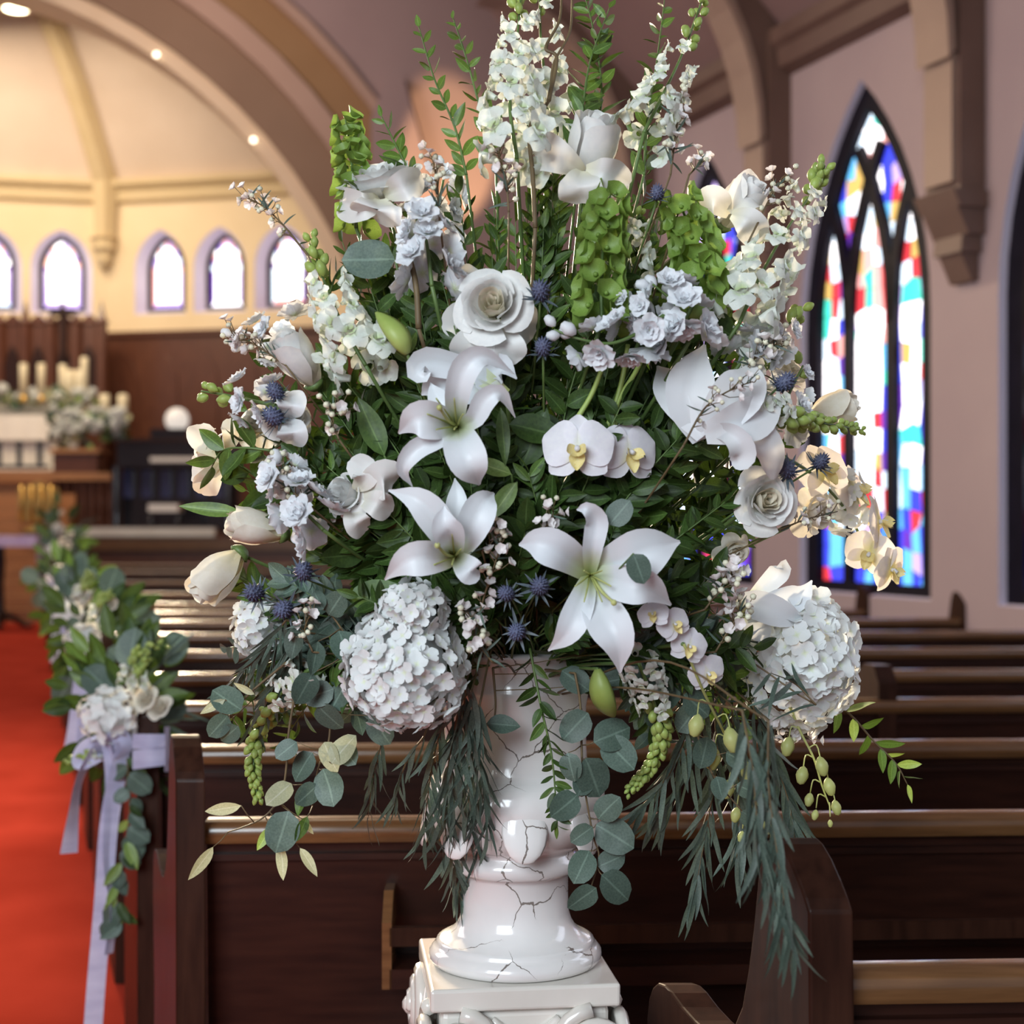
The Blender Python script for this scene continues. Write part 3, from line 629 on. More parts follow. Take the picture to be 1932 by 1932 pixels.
# rail in front of the altar
rl = thing('altar_rail', 'brown wooden communion rail running in front of the altar', 'railing', V((P(60, 0, 24.0).x, 24.0, 1.4)))
zr = CZ + (985 - 898) / F * 23.9
part('rail', fix(MB().box((P(-120, 0, 23.9).x, 23.8, zr - .07), (P(212, 0, 23.9).x, 23.96, zr + .05)).mesh('rail', M['steps'], False)), rl)
for px in range(110, 215, 16): part('baluster', fix(MB().lathe([(.05, 1.3), (.03, 1.6), (.05, 1.8), (.03, 2.0), (.05, zr - .07)], 8, (P(px, 0, 23.88).x, 23.88, 0)).mesh('baluster', M['panel'])), rl)
gp = thing('gilded_stand', 'gilded pierced reading stand on the chancel steps', 'stand', V((P(72, 0, 23.3).x, 23.3, 1.5)))
gx = P(75, 0, 23.0).x
part('stand_panel', fix(MB().prism([(gx - .30, CZ + .02), (gx + .28, CZ + .02), (gx + .32, CZ + .5), (gx, CZ + .62), (gx - .30, CZ + .5)], lambda x, z, k: V((x, k, z)), 22.9, 23.0).mesh('stand_panel', M['gold'], False)), gp)
for i in range(4): part('stand_bar', fix(MB().tube([V((gx - .24 + .15 * i, 22.88, 1.45)), V((gx - .24 + .15 * i, 22.88, 2.0))], .03, n=6).mesh('stand_bar', M['gold'])), gp)
part('stand_foot', fix(MB().lathe([(.26, 1.30), (.26, 1.36), (.06, 1.40), (.05, 1.5)], 10, (gx, 22.98, 0)).mesh('stand_foot', M['gold'])), gp)
# draped stand at the end of the aisle
dd = 20.4; tx = P(-8, 0, dd).x; ztp = CZ - (1012 - 985) / F * dd
ds = thing('pedestal_table', 'dark pedestal table with claw feet at the end of the red aisle', 'table', V((tx, dd, .02)))
part('table_top', fix(MB().box((tx - .6, dd - .3, ztp - .05), (tx + .62, dd + .3, ztp)).mesh('table_top', M['wood'], False)), ds)
part('post', fix(MB().lathe([(.09, .10), (.06, .3), (.05, .6), (.07, .9), (.05, ztp - .05)], 10, (tx + .06, dd, 0)).mesh('post', M['wood'])), ds)
for a in range(4):
    u = V((math.cos(a * PI / 2 + .3), math.sin(a * PI / 2 + .3), 0)); c = V((tx + .06, dd, 0))
    part('foot', fix(MB().tube(spline([c + V((0, 0, .22)), c + u * .16 + V((0, 0, .16)), c + u * .30 + V((0, 0, .05)), c + u * .42 + V((0, 0, .045))], 8), .05, .03, 6).mesh('foot', M['wood'])), ds)
mb = MB(); mb.grid(lambda u, v: V((tx - .62 + 1.27 * u, dd - .32 + .66 * v, ztp + .008)), 2, 2)
mb.grid(lambda u, v: V((tx - .62 + 1.27 * u, dd - .32 - .015 * math.sin(u * 30), ztp + .008 - .14 * v)), 24, 2)
mb.grid(lambda u, v: V((tx + .65 + .012 * math.sin(u * 20), dd - .32 + .66 * u, ztp + .008 - .74 * v)), 10, 4)
tag(part('table_cloth', mb.mesh('table_cloth', M['lilac'])), 'lilac cloth with a long hanging end draped on the pedestal table', 'cloth')
# piano and things on it
pd = 23.2
pn = thing('piano', 'black lacquered piano with white keys on the chancel platform', 'piano', V((P(310, 0, pd).x, pd, 1.24)))
xa, xb = P(214, 0, pd).x, P(440, 0, pd).x; zz = lambda y: CZ - (y - 985) / F * pd
part('case', fix(MB().box((xa, pd + .2, zz(880)), (xb, pd + .9, zz(832))).mesh('case', M['black'], False)), pn)
part('lid', fix(MB().box((xa - .04, pd + .16, zz(832)), (xb + .05, pd + .95, zz(826))).mesh('lid', M['wood'], False)), pn)
kb = part('key_bed', fix(MB().box((xa + .1, pd - .1, zz(882)), (xb, pd + .3, zz(872))).mesh('key_bed', M['black'], False)), pn)
for i in range(14): part('key', fix(MB().box((P(286, 0, pd).x + i * .075, pd - .09, zz(872)), (P(286, 0, pd).x + i * .075 + .068, pd + .12, zz(863))).mesh('key', M['cloth'], False)), kb)
part('music_desk', fix(MB().box((P(275, 0, pd).x, pd + .3, zz(832)), (P(345, 0, pd).x, pd + .34, zz(806))).mesh('music_desk', M['black'], False)), pn)
part('lower_case', fix(MB().box((xa + .05, pd + .35, 1.30), (xb, pd + .8, zz(880))).mesh('lower_case', M['black'], False)), pn)
for i, px in enumerate((222, 258, 294, 328, 362, 396)): part('case_panel', fix(MB().box((P(px, 0, pd).x, pd + .30, zz(938)), (P(px + 20, 0, pd).x, pd + .35, zz(886))).mesh('case_panel', M['piano_reflect'], False)), pn)
for px in (219, 430): part('leg', fix(MB().lathe([(.07, 1.25), (.05, 1.35), (.08, 1.7), (.06, zz(880))], 8, (P(px, 0, pd).x, pd + .02, 0)).mesh('leg', M['black'])), pn)
bn = thing('piano_bench', 'black piano bench with a pale cushion in front of the piano', 'bench', V((P(312, 0, 22.7).x, 22.7, 1.24)))
part('cushion', fix(MB().box((P(284, 0, 22.6).x, 22.45, zz(966)), (P(340, 0, 22.6).x, 22.8, zz(952))).mesh('cushion', M['cloth'], False)), bn)
part('bench_frame', fix(MB().box((P(284, 0, 22.6).x, 22.47, zz(975)), (P(340, 0, 22.6).x, 22.78, zz(966))).mesh('bench_frame', M['black'], False)), bn)
for px in (287, 337):
    for yy in (22.5, 22.75): part('leg', fix(MB().tube([V((P(px, 0, 22.6).x, yy, 1.25)), V((P(px, 0, 22.6).x, yy, zz(970)))], .035, n=6).mesh('leg', M['black'])), bn)
gl = thing('globe_lamp', 'round white globe lamp standing on the piano', 'lamp', P(334, 826, pd + .5))
c = P(334, 792, pd + .5); part('globe', fix(MB().ball(c, .19, 14, 9).mesh('globe', emit('lamp_glass', (1, .9, .8), .7))), gl)
part('lamp_base', fix(MB().lathe([(.12, zz(826)), (.12, zz(823)), (.04, zz(819)), (.04, c.z - .17)], 10, (c.x, c.y, 0)).mesh('lamp_base', M['gold'])), gl)
# lamps the church has: chancel floodlights at the arch head, small bulbs along the arch
def flood(px, py, d, label):
    p = P(px, py, d); t = thing('floodlight', label, 'lamp', p)
    part('housing', fix(MB().lathe([(.0, .28), (.16, .26), (.24, 0), (.22, 0), (.0, .12)], 12, p).mesh('housing', M['arch1'])), t)
    part('lens', fix(MB().lathe([(.0, .02), (.215, .02)], 12, p).mesh('lens', emit('floodlight_lens', (1, .86, .55), 14))), t)
flood(30, 20, 22.9, 'left glowing floodlight at the top of the chancel vault'); flood(112, 16, 22.9, 'right glowing floodlight at the top of the chancel vault')
for px, py, lb in ((295, 103, 'upper small glowing bulb on the chancel arch edge'), (478, 264, 'lower small glowing bulb on the chancel arch edge')):
    t = thing('arch_bulb', lb, 'lamp', P(px, py, 21.3)); part('bulb', MB().ball(P(px, py, 21.2), .036, 8, 6).mesh('bulb', emit('bulb_glass', (1, .88, .68), 5)), t)
    part('socket', fix(MB().tube([P(px, py, 21.22), P(px, py, 21.32)], .03, n=6).mesh('socket', M['gold'])), t)
sc_ = thing('added_uplight', 'added brass uplight, unseen in the crossing behind the bouquet', 'lamp', V((uplight_at.x, uplight_at.y, 0)))  # made-up stand, hidden by the flowers, for the spot on the wall
part('bowl', fix(MB().lathe([(.02, -.12), (.14, -.02), (.17, .08), (.15, .08), (.0, -.06)], 12, uplight_at).mesh('bowl', M['gold'])), sc_)
part('pole', fix(MB().lathe([(.2, 0), (.2, .03), (.03, .06), (.02, uplight_at.z - .1)], 12, (uplight_at.x, uplight_at.y, 0)).mesh('pole', M['gold'])), sc_)
spot('wall_patch_spot', uplight_at + V((0, 0, .14)), P(842, 300, 21.0), 2300, (1, .66, .34), 15.5, .12)  # spot shaped to throw the warm patch on the arch wall

# ---------------------------------------------------------------- pedestal and urn
PC = V((.004, 2.336, 0)); PZ = .772
ped = thing('pedestal', 'ivory glazed Ionic pedestal with carved volutes under the urn', 'pedestal', V((PC.x, PC.y, 0)))
RZ = Matrix.Translation(PC) @ Matrix.Rotation(math.radians(7), 4, 'Z')
o = part('abacus', fix(MB().box((-.140, -.140, PZ - .034), (.140, .140, PZ)).mesh('abacus', M['ped'], False)), ped, RZ); bevel(o, .005, 3)
o = part('capital', fix(MB().box((-.126, -.126, PZ - .20), (.126, .126, PZ - .034)).mesh('capital', M['ped'], False)), ped, RZ); bevel(o, .012, 3)
o = part('shaft', fix(MB().lathe([(.10, .16), (.098, .3), (.092, PZ - .20), (.092, PZ - .19)], 24).mesh('shaft', M['ped'])), ped, RZ)
part('base', fix(MB().lathe([(0, 0), (.16, 0), (.16, .05), (.145, .07), (.15, .10), (.125, .13), (.105, .17), (0, .17)], 28).mesh('base', M['ped'])), ped, RZ)
def volute():
    pts = []
    for i in range(46):
        a = i / 45 * 2.3 * 2 * PI; r = .044 * (1 - .8 * i / 45); pts.append(V((r * math.cos(a + 1.6), -.002 - .014 * (i / 45), r * math.sin(a + 1.6))))
    mb = MB(); mb.tube(pts, .0095, .006, 8); mb.ball((0, -.016, 0), (.012, .010, .012)); return fix(mb.mesh('volute', M['ped']))
VM = volute()
for a in range(4):
    for sx_ in (-1, 1):
        part('volute', VM, ped, RZ @ Matrix.Rotation(a * PI / 2, 4, 'Z') @ Matrix.Translation((sx_ * .098, -.136, PZ - .094)) @ Matrix.Scale(sx_, 4, (1, 0, 0)) @ Matrix.Scale(1.3, 4))
mb = MB(); mb.tube(spline([V((-.05, -.129, PZ - .05)), V((-.025, -.134, PZ - .068)), V((0, -.135, PZ - .074)), V((.025, -.134, PZ - .068)), V((.05, -.129, PZ - .05))], 14), .007, n=8)
mb.tube(spline([V((-.06, -.128, PZ - .06)), V((0, -.133, PZ - .098)), V((.06, -.128, PZ - .06))], 14), .006, n=8)
SW = fix(mb.mesh('swag', M['ped']))
for a in range(4): part('swag', SW, ped, RZ @ Matrix.Rotation(a * PI / 2, 4, 'Z'))
UX = P(972, 0, 2.34).x; U = 2.34 / F
urn = thing('urn', 'crackled white glazed urn with egg moulding holding the flowers', 'urn', V((UX, 2.34, PZ)))
pr = [(0, 1809), (150, 1809), (158, 1806), (163, 1798), (162, 1788), (154, 1778), (147, 1773), (148, 1768), (140, 1764), (127, 1757), (114, 1746), (106, 1732), (101, 1715), (100, 1690), (100, 1645),
      (104, 1640), (116, 1637), (123, 1630), (124, 1618), (121, 1608), (113, 1602), (112, 1596), (128, 1586), (148, 1566), (163, 1540), (170, 1510), (168, 1484), (158, 1465), (146, 1456), (140, 1450), (136, 1440),
      (134, 1400), (134, 1330), (138, 1308), (142, 1298), (141, 1292), (139, 1286), (138, 1250), (142, 1240), (150, 1234), (150, 1226), (140, 1222), (128, 1226), (122, 1250), (118, 1400), (0, 1420)]
part('urn_body', fix(MB().lathe([(r * U, CZ - (y - YH) * U) for r, y in pr], 56, (UX, 2.34, 0)).mesh('urn_body', M['urn'])), urn)
EG = fix(MB().ball((0, 0, 0), (.034, .0095, .047), 14, 9, lambda d: 1.0 - .12 * d.z).mesh('egg', M['urn']))
for i in range(8):
    a = -PI / 2 + .10 + i * PI / 4
    for me, nm, rr in ((EG, 'egg_ornament', 162),):
        c = V((UX + math.cos(a) * rr * U, 2.34 + math.sin(a) * rr * U, CZ - (1530 - YH) * U))
        part(nm, me, urn, Matrix.Translation(c) @ Matrix.Rotation(a + PI / 2, 4, 'Z') @ Matrix.Rotation(-.22, 4, 'X'))
# ---------------------------------------------------------------- flower parts shared by the bouquet
CAM = V((0, 0, CZ)); MOUTH = P(980, 1250, 2.34)
def D(px, py): return 2.34 - .30 * math.sqrt(max(0, 1 - ((px - 965) / 640) ** 2 - ((py - 780) / 860) ** 2))
def leafmesh(name, W, m, prof, bend=0.1, fold=.15, tip=0.0, nu=4, nv=8, twist=0.0):
    mb = MB()
    def fn(u, v):
        x = (2 * u - 1) * W * prof(v); a = twist * v
        z = fold * abs(x) - bend * v * v + .01 * math.sin(v * 9)
        return V((x * math.cos(a) + tip * v * v, v, z + x * math.sin(a)))
    return mb.grid(fn, nu, nv).mesh(name, m)
oval = lambda v: max(.02, math.sin(PI * min(1, v ** .85)) ** .8) if 0 < v < 1 else .02
rnd = lambda v: max(.02, math.sqrt(max(0, 1 - (2 * v - 1) ** 2)) * (1.08 - .16 * v))
slim = lambda v: max(.06, (math.sin(PI * v ** .8)) ** .6) if 0 < v < 1 else .06
LM = {}
for k, (W_, m_, pf) in dict(leaf=(.21, 'leaf', oval), mid=(.20, 'leafmid', oval), light=(.20, 'leaflight', oval), euc=(.40, 'euc', rnd), eucl=(.30, 'euc', oval), eucp=(.34, 'eucpale', rnd), eucpl=(.16, 'eucpale', oval),
                            willow=(.050, 'willow', slim), lily=(.12, 'leafmid', oval), lilyd=(.13, 'leaf', oval), big=(.27, 'leaf', oval), ruscus=(.25, 'leafmid', oval), bract=(.07, 'bract', oval)).items():
    LM[k] = [leafmesh('leaf', W_, M[m_], pf, b, .25 if k not in ('euc', 'eucp') else .08, t, 4 if k != 'willow' else 2, 8 if k not in ('willow',) else 10, tw)
             for b, t, tw in ((.10, .02, .1), (.22, -.05, -.3), (-.05, .06, .4))]
if True:
    LM['willow'] = [leafmesh('leaf', .050, M['willow'], slim, b, .2, t, 2, 10, tw) for b, t, tw in ((.12, .10, .3), (.2, -.16, -.4), (-.1, .18, .5), (.05, -.06, 0))]
def tubepart(root, pts, r0, r1, m, name='stem', n=6, k=14):
    return part(name, MB().tube(spline(pts, k), r0, r1, n).mesh(name, m), root)
def stem_from_urn(root, head, bow=None, r=.0035, m=None, end_dir=None):
    a = MOUTH + V((R.uniform(-.05, .05), R.uniform(-.05, .05), -.06)); head = V(head)
    mid = a.lerp(head, .5) + V((0, .03, .02))
    if head.z < a.z + .05:                           # leans out over the rim and hangs
        out = V((head.x - UX, head.y - 2.34, 0)); l = max(out.length, .16); out = out.normalized() * l
        mid = V((UX, 2.34, 0)) + out * .62 + V((0, 0, max(CZ - (1205 - YH) * U, head.z + .03)))
    tubepart(root, [a, mid, head], r, r * .8, m or M['stem'])
def petal(root, pts, w, m, cup=.18, prof='lan', name='petal', nh=None, wave=.0, curl=0.0, nv=14):
    sp = spline(pts, nv); nh_ = nh
    ph = R.uniform(0, 6)
    pf = {'lan': lambda v: (.22 + .78 * math.sin(PI * min(1, v * .72 + .12)) ** 1.3) * (1 - max(0, v - .5) ** 1.6 * 2.85 if v < 1 else .06),
          'obo': lambda v: (.25 + .75 * math.sin(PI * .5 * min(1, v * 1.35))) * math.sqrt(max(.01, 1 - max(0, (v - .55) / .46) ** 2)),
          'rib': lambda v: 1.0}[prof]
    def fn(u, v):
        k = round(v * nv); c = sp[k]; t = (sp[min(k + 1, nv)] - sp[max(k - 1, 0)]).normalized()
        n = V(nh_) if nh_ is not None else (CAM - c).normalized()
        s = t.cross(n); s = s.normalized() if s.length > 1e-4 else t.orthogonal(); nn = s.cross(t)
        x = 2 * u - 1; ww = w * max(.05, pf(v)) / 2
        return c + s * (x * ww) + nn * (cup * x * x * ww + wave * ww * math.sin(v * 11 + ph + x * 1.5) * abs(x) - .10 * ww * math.exp(-(x * 5) ** 2) - curl * ww * x ** 4)
    return part(name, MB().grid(fn, 8, nv).mesh(name, m), root)
def floret_mesh(name, n, m, L_, w, cup, tilt, whorls=1, wave=0.0, seed=1, core=True):
    r = random.Random(seed); mb = MB()
    for q in range(whorls):
        k = 1 - .30 * q
        for i in range(n):
            a = 2 * PI * i / n + q * .6 + r.uniform(-.12, .12); tl = tilt + .38 * q + r.uniform(-.12, .12); ll = L_ * k * r.uniform(.9, 1.1); ph = r.uniform(0, 6)
            def fn(u, v):
                x = (2 * u - 1) * w * k * (math.sin(PI * .5 * min(1, v * 1.5)) * .85 + .15) * math.sqrt(max(.02, 1 - max(0, (v - .55) / .47) ** 2))
                y = v * ll; z = cup * x * x / w + cup * .5 * v * v * ll + wave * math.sin(v * 7 + x * 9 / w + ph) * v
                y2 = y * math.cos(tl) - z * math.sin(tl) * .3; z2 = y * math.sin(tl) + z
                return V((x * math.cos(a) - y2 * math.sin(a), x * math.sin(a) + y2 * math.cos(a), z2))
            mb.grid(fn, 4, 4)
    return mb.mesh(name, m)
FL = dict(hyd=[floret_mesh('floret', 4, M['hyd'], 1.0, .52, .25, .15, 1, .04, s) for s in (1, 2, 3)],
          stock=[floret_mesh('floret', 6, M['stock'], 1.0, .48, .2, .22, 3, .10, s) for s in (4, 5, 6)],
          wax=[floret_mesh('flower', 5, M['wax'], 1.0, .45, .5, .35, 1, 0, 7)])
def snapfloret(seed):
    r = random.Random(seed); mb = MB()
    mb.tube([V((0, 0, -.55)), V((0, .05, -.1)), V((0, 0, .25))], .18, .33, 8, False)
    for a, l, w, tl in ((.45, .85, .42, .75), (-.45, .85, .42, .75), (PI - .75, .75, .36, .1), (PI, .85, .40, .0), (PI + .75, .75, .36, .1)):
        ph = r.uniform(0, 6); a += r.uniform(-.1, .1)
        def fn(u, v):
            x = (2 * u - 1) * w * (.35 + .65 * math.sin(PI * .5 * min(1, v * 1.6))) * math.sqrt(max(.03, 1 - max(0, (v - .6) / .42) ** 2))
            y = .15 + v * l * math.cos(tl); z = .1 + v * l * math.sin(tl) - .35 * v * v * (1 if tl < .5 else .2) + .09 * math.sin(v * 6 + x * 6 + ph)
            return V((x * math.cos(a) - y * math.sin(a), x * math.sin(a) + y * math.cos(a), z))
        mb.grid(fn, 4, 4)
    return mb.mesh('floret', M['snap'])
FL['snap'] = [snapfloret(s) for s in (1, 2, 3)]
def bellmesh(seed):
    r = random.Random(seed); mb = MB(); ph = r.uniform(0, 6); n = 12
    vs = []
    for j in range(6):
        v = j / 5
        for i in range(n):
            a = 2 * PI * i / n; rr = (.16 + .84 * v ** .8) * (1 + .12 * v * math.sin(5 * a / 2 * 2 + ph)); vs.append(V((rr * math.cos(a), rr * math.sin(a), .75 * v ** 1.3 + .08 * v * math.sin(3 * a + ph))))
    mb.add(vs, [(j * n + i, j * n + (i + 1) % n, (j + 1) * n + (i + 1) % n, (j + 1) * n + i) for j in range(5) for i in range(n)])
    mb.ball((0, 0, .18), .20, 6, 4); return mb.mesh('bell', M['bell'])
FL['bell'] = [bellmesh(s) for s in (1, 2, 3)]
def ellip(name, m, e=1.6, tip=.35, n=8):             # a pointed bud standing on its base, length 2e
    return MB().lathe([(.02, -e), (.55, -e * .75), (.95, -e * .25), (1.0, e * .1), (.78, e * .5), (tip, e * .85), (.02, e)], n).mesh(name, m)
BUD = {k: ellip('bud', M[m_], e, t) for k, m_, e, t in (('green', 'bud', 1.5, .4), ('yel', 'budyel', 1.5, .55), ('wax', 'waxbud', .9, .7), ('white', 'stock', 1.3, .6), ('snap', 'snap', 1.5, .6))}

def spike(kind, name, label, cat, pts, size, n, bud_from=.72, group=None, spread=.9, t0=.0, budk='green', tipscale=.25, leaves=0, stemr=.003, budsize=.5, base=None, up=.5):
    """a flower spike: stem along pts, florets in a spiral, buds near the tip; pts are (px, py[, dd])"""
    w = [P(p[0], p[1], D(p[0], p[1]) + (p[2] if len(p) > 2 else 0) - (.05 if kind != 'bell' else .03)) for p in pts]; sp = spline(w, 40); s = size * 1.45 * w[0].y / F; tipscale = min(1, tipscale + .12)
    root = thing(name, label, cat, MOUTH, group)
    stem_from_urn(root, sp[0], m=M['stem'])
    part('flower_stem', MB().tube(sp, stemr, stemr * .5, 6).mesh('flower_stem', M['stem']), root)
    for i in range(n):
        t = t0 + (1 - t0) * (i / (n - 1)) ** .9; k = min(40, int(t * 40)); c = sp[k]; tg = (sp[min(k + 1, 40)] - sp[max(k - 1, 0)]).normalized()
        a = i * 2.39996 + R.uniform(-.3, .3); x = tg.orthogonal().normalized(); y = tg.cross(x); rad = x * math.cos(a) + y * math.sin(a)
        sc = s * (1 - (1 - tipscale) * t) * R.uniform(.85, 1.12)
        if t < bud_from:
            part('floret', R.choice(FL[kind]), root, facing(c + rad * sc * spread, rad + tg * up + rv(.15), sc * .62, R.uniform(-.3, .3), tg))
        else:
            part('bud', BUD[budk], root, facing(c + (rad * spread * .8 + tg * .5) * sc * budsize * 1.2, rad * .55 + tg + rv(.1), sc * budsize * .55, 0))
    for i in range(leaves):
        t = R.uniform(0, .5); k = int(t * 40); c = sp[k]; tg = (sp[k + 1] - sp[k]).normalized(); d = (tg + rv(.9)).normalized()
        part('leaf', R.choice(LM['mid']), root, basis(c, d, CAM - c, s * 1.3))
    return root
def sprig(name, label, cat, pts, kind, n, size, group=None, t0=.12, pair=True, ang=.8, m='stem', r=.0022, tip=.5, facecam=.6, from_urn=True, droop=0.0, depth=None, seed=None):
    rr = random.Random(seed if seed is not None else R.random())
    w = [P(p[0], p[1], (depth if depth else D(p[0], p[1])) + (p[2] if len(p) > 2 else 0)) for p in pts]; sp = spline(w, 30); s = size * w[0].y / F
    root = thing(name, label, cat, MOUTH if from_urn else w[0], group)
    if from_urn: stem_from_urn(root, sp[0], r=r * 1.1, m=M[m])
    part('branch', MB().tube(sp, r, r * .4, 5).mesh('branch', M[m]), root)
    ks = LM[kind] if isinstance(kind, str) else [x for q in kind for x in LM[q]]
    for i in range(n):
        t = t0 + (1 - t0) * i / max(n - 1, 1); k = min(30, int(t * 30)); c = sp[k]; tg = (sp[min(k + 1, 30)] - sp[max(k - 1, 0)]).normalized()
        v = (CAM - c).normalized(); x = tg.cross(v).normalized()
        sg = 1 if i % 2 else -1; a = ang * rr.uniform(.6, 1.3) * (0.2 if i == n - 1 else 1)
        side = (x * sg + v * rr.uniform(-.7, .7)).normalized()
        d = tg * math.cos(a) + side * math.sin(a) + V((0, 0, -droop))
        nh = v * facecam + rv(.75, rr) + tg * .3
        part('leaf', rr.choice(ks), root, basis(c, d, nh, s * (1 - (1 - tip) * t) * rr.uniform(.8, 1.2)))
    return root
# roses -----------------------------------------------------------------------------------------------
def rpetal(r, h, w, phi, flare, close, seed, m, droop=0.0):
    q = random.Random(seed); a0 = q.uniform(0, 6); mb = MB()
    def fn(u, v):
        x = 2 * u - 1; vm = v * (1 - .20 * abs(x) ** 3)
        ang = phi + x * w * (.45 + .55 * min(1, v * 2.2)); rad = r * (.22 + .78 * math.sin(PI / 2 * min(1, v * 1.25))) * (1 + .10 * x) * (1 - close * vm * vm) + flare * r * vm ** 3
        z = h * vm - droop * vm ** 3 - flare * r * .35 * vm ** 5 + .03 * math.sin(3 * x + a0) * v
        if v > .9: rad += .035; z -= .01
        rad += .02 * math.sin(4 * x + a0 + v * 3)
        return V((rad * math.cos(ang), rad * math.sin(ang), z - h * .45))
    return mb.grid(fn, 8, 8).mesh('petal', m)
def rose_set(kind, m, seed):
    q = random.Random(seed); ps = []
    if kind == 'open': lay = [(3, .10, .80, 1.35, 0, .1, 0), (3, .19, .84, 1.15, 0, .12, 0), (4, .30, .84, .95, .02, .08, 0), (4, .43, .80, .9, .08, 0, 0), (5, .56, .74, .78, .22, 0, .05), (5, .66, .62, .74, .48, 0, .2)]
    elif kind == 'cup': lay = [(3, .14, .92, 1.35, 0, .12, 0), (3, .26, .94, 1.15, 0, .1, 0), (4, .40, .94, .95, .06, .0, 0), (4, .54, .92, .9, .14, 0, 0), (5, .66, .86, .80, .26, 0, .0), (5, .74, .74, .78, .42, 0, .05)]
    elif kind == 'loose': lay = [(3, .16, 1.0, 1.3, 0, .15, 0), (3, .30, 1.02, 1.1, .02, .15, 0), (4, .44, .98, .95, .1, 0, 0), (4, .55, .85, .85, .35, 0, .15), (4, .60, .66, .80, .75, 0, .5)]
    else: lay = [(3, .16, 1.5, 1.4, 0, .3, 0), (3, .30, 1.5, 1.25, 0, .45, 0), (3, .42, 1.45, 1.15, 0, .42, 0), (3, .50, 1.34, 1.05, .05, .30, 0)]
    for li, (n, r, h, w, fl, cl, dr) in enumerate(lay):
        for i in range(n): ps.append(rpetal(r, h * q.uniform(.94, 1.05), w, 2 * PI * i / n + li * .9 + q.uniform(-.15, .15), fl * q.uniform(.7, 1.3), cl, q.random(), M['roseheart'] if li < 3 and kind == 'open' else m, dr))
    return ps
ROSE = {(k, c): rose_set(k, M[c], s) for k, c, s in (('open', 'rose', 3), ('loose', 'rose', 5), ('bud', 'rose', 8), ('bud', 'rosecream', 9), ('loose', 'rosecream', 12), ('open', 'rosecream', 15), ('cup', 'rose', 18))}
CALYX = MB().lathe([(.04, -.62), (.12, -.60), (.20, -.52), (.26, -.42), (.2, -.38)], 8).mesh('calyx', M['stem'])
def rose(px, py, size, face, kind, label, col='rose', dd=0.0, roll=0.0):
    c = P(px, py, D(px, py) + dd); s = size * c.y / F / (1.9 if kind != 'bud' else 1.15)
    root = thing('rose', label, 'rose', MOUTH, 'white roses in the bouquet'); Mx = facing(c, V(face), s, roll)
    for me in ROSE[kind, col]: part('petal', me, root, Mx)
    part('calyx', CALYX, root, Mx @ Matrix.Translation((0, 0, .1 if kind != 'bud' else -.12)))
    back = c - V(face).normalized() * s * .55; stem_from_urn(root, back)
    return root, c, s
def loose_petal(root, pts, w, m='rose', **k):
    return petal(root, [P(p[0], p[1], D(p[0], p[1]) + p[2]) for p in pts], w * 2.1 / F, M[m], prof='obo', wave=.14, **k)
# hydrangea, thistle, orchid --------------------------------------------------------------------------
def hydrangea(px, py, rx, rz, label, n=90, fs=19, dd=0.0, ry=None):
    c = P(px, py, D(px, py) + dd); k = c.y / F; rd = V((rx * k, (ry or rx) * k, rz * k)); root = thing('hydrangea', label, 'hydrangea', MOUTH, 'white hydrangea heads')
    for i in range(n):
        z = 1 - 2 * (i + .5) / n; a = i * 2.39996; q = math.sqrt(1 - z * z); d = V((q * math.cos(a), q * math.sin(a), z))
        if d.y > .55: continue
        j = R.uniform(.88, 1.05) * (1 + .12 * noise.noise(d * 2.3 + V((px, 0, 0))))
        p = c + V((d.x * rd.x, d.y * rd.y, d.z * rd.z)) * j
        part('floret', R.choice(FL['hyd']), root, facing(p, d + rv(.45), fs * k * R.uniform(.8, 1.2), R.uniform(0, 6)))
    part('flower_core', MB().ball(c, rd * .72, 10, 7).mesh('flower_core', M['hyd']), root); stem_from_urn(root, c, r=.005)
    return root
def thmesh():
    mb = MB(); r = random.Random(3); n = 70
    for i in range(n):
        z = 1 - 1.75 * (i + .5) / n; a = i * 2.39996; q = math.sqrt(max(0, 1 - z * z)); d = V((q * math.cos(a) * .8, q * math.sin(a) * .8, z * 1.15)); t = d.normalized()
        x = t.orthogonal().normalized() * .13; y = t.cross(x)
        mb.add([d * .86 + x, d * .86 - x * .5 + y * .9, d * .86 - x * .5 - y * .9, d * 1.16 + t * .12], [(0, 1, 3), (1, 2, 3), (2, 0, 3)])
    mb.ball((0, 0, 0), (.72, .72, 1.0), 8, 6); return mb.mesh('thistle_head', M['thistle'])
THM = thmesh()
def thistle(px, py, size, face, label, dd=-.07, nb=11):
    c = P(px, py, D(px, py) + dd); s = size * c.y / F; root = thing('thistle', label, 'thistle', MOUTH, 'blue thistles in the bouquet'); Mx = facing(c, V(face), s * .5)
    part('thistle_head', THM, root, Mx); z = V(face).normalized(); x = z.orthogonal().normalized(); y = z.cross(x)
    for i in range(nb):
        a = 2 * PI * i / nb + R.uniform(-.15, .15); d = x * math.cos(a) + y * math.sin(a) + z * R.uniform(.1, .5)
        part('bract', R.choice(LM['bract']), root, basis(c - z * s * .42, d, z, s * R.uniform(.75, 1.2)))
    stem_from_urn(root, c - z * s * .5, r=.002); return root
def orch_piece(name, L_, w, m, cup, pr):
    mb = MB(); mb.grid(lambda u, v: V(((2 * u - 1) * w * pr(v), v * L_, cup * ((2 * u - 1) ** 2) * w - .14 * v * v * L_)), 8, 8); return mb.mesh(name, m)
def orch_set(m):
    pw = lambda v: max(.06, math.sin(PI * min(1, (v * .80 + .10))) ** .75 * math.sqrt(max(.02, 1 - max(0, (v - .6) / .42) ** 2)))
    return dict(petal=orch_piece('petal', 1.0, .66, m, -.05, pw), sepal=orch_piece('sepal', .95, .40, m, .08, pw))
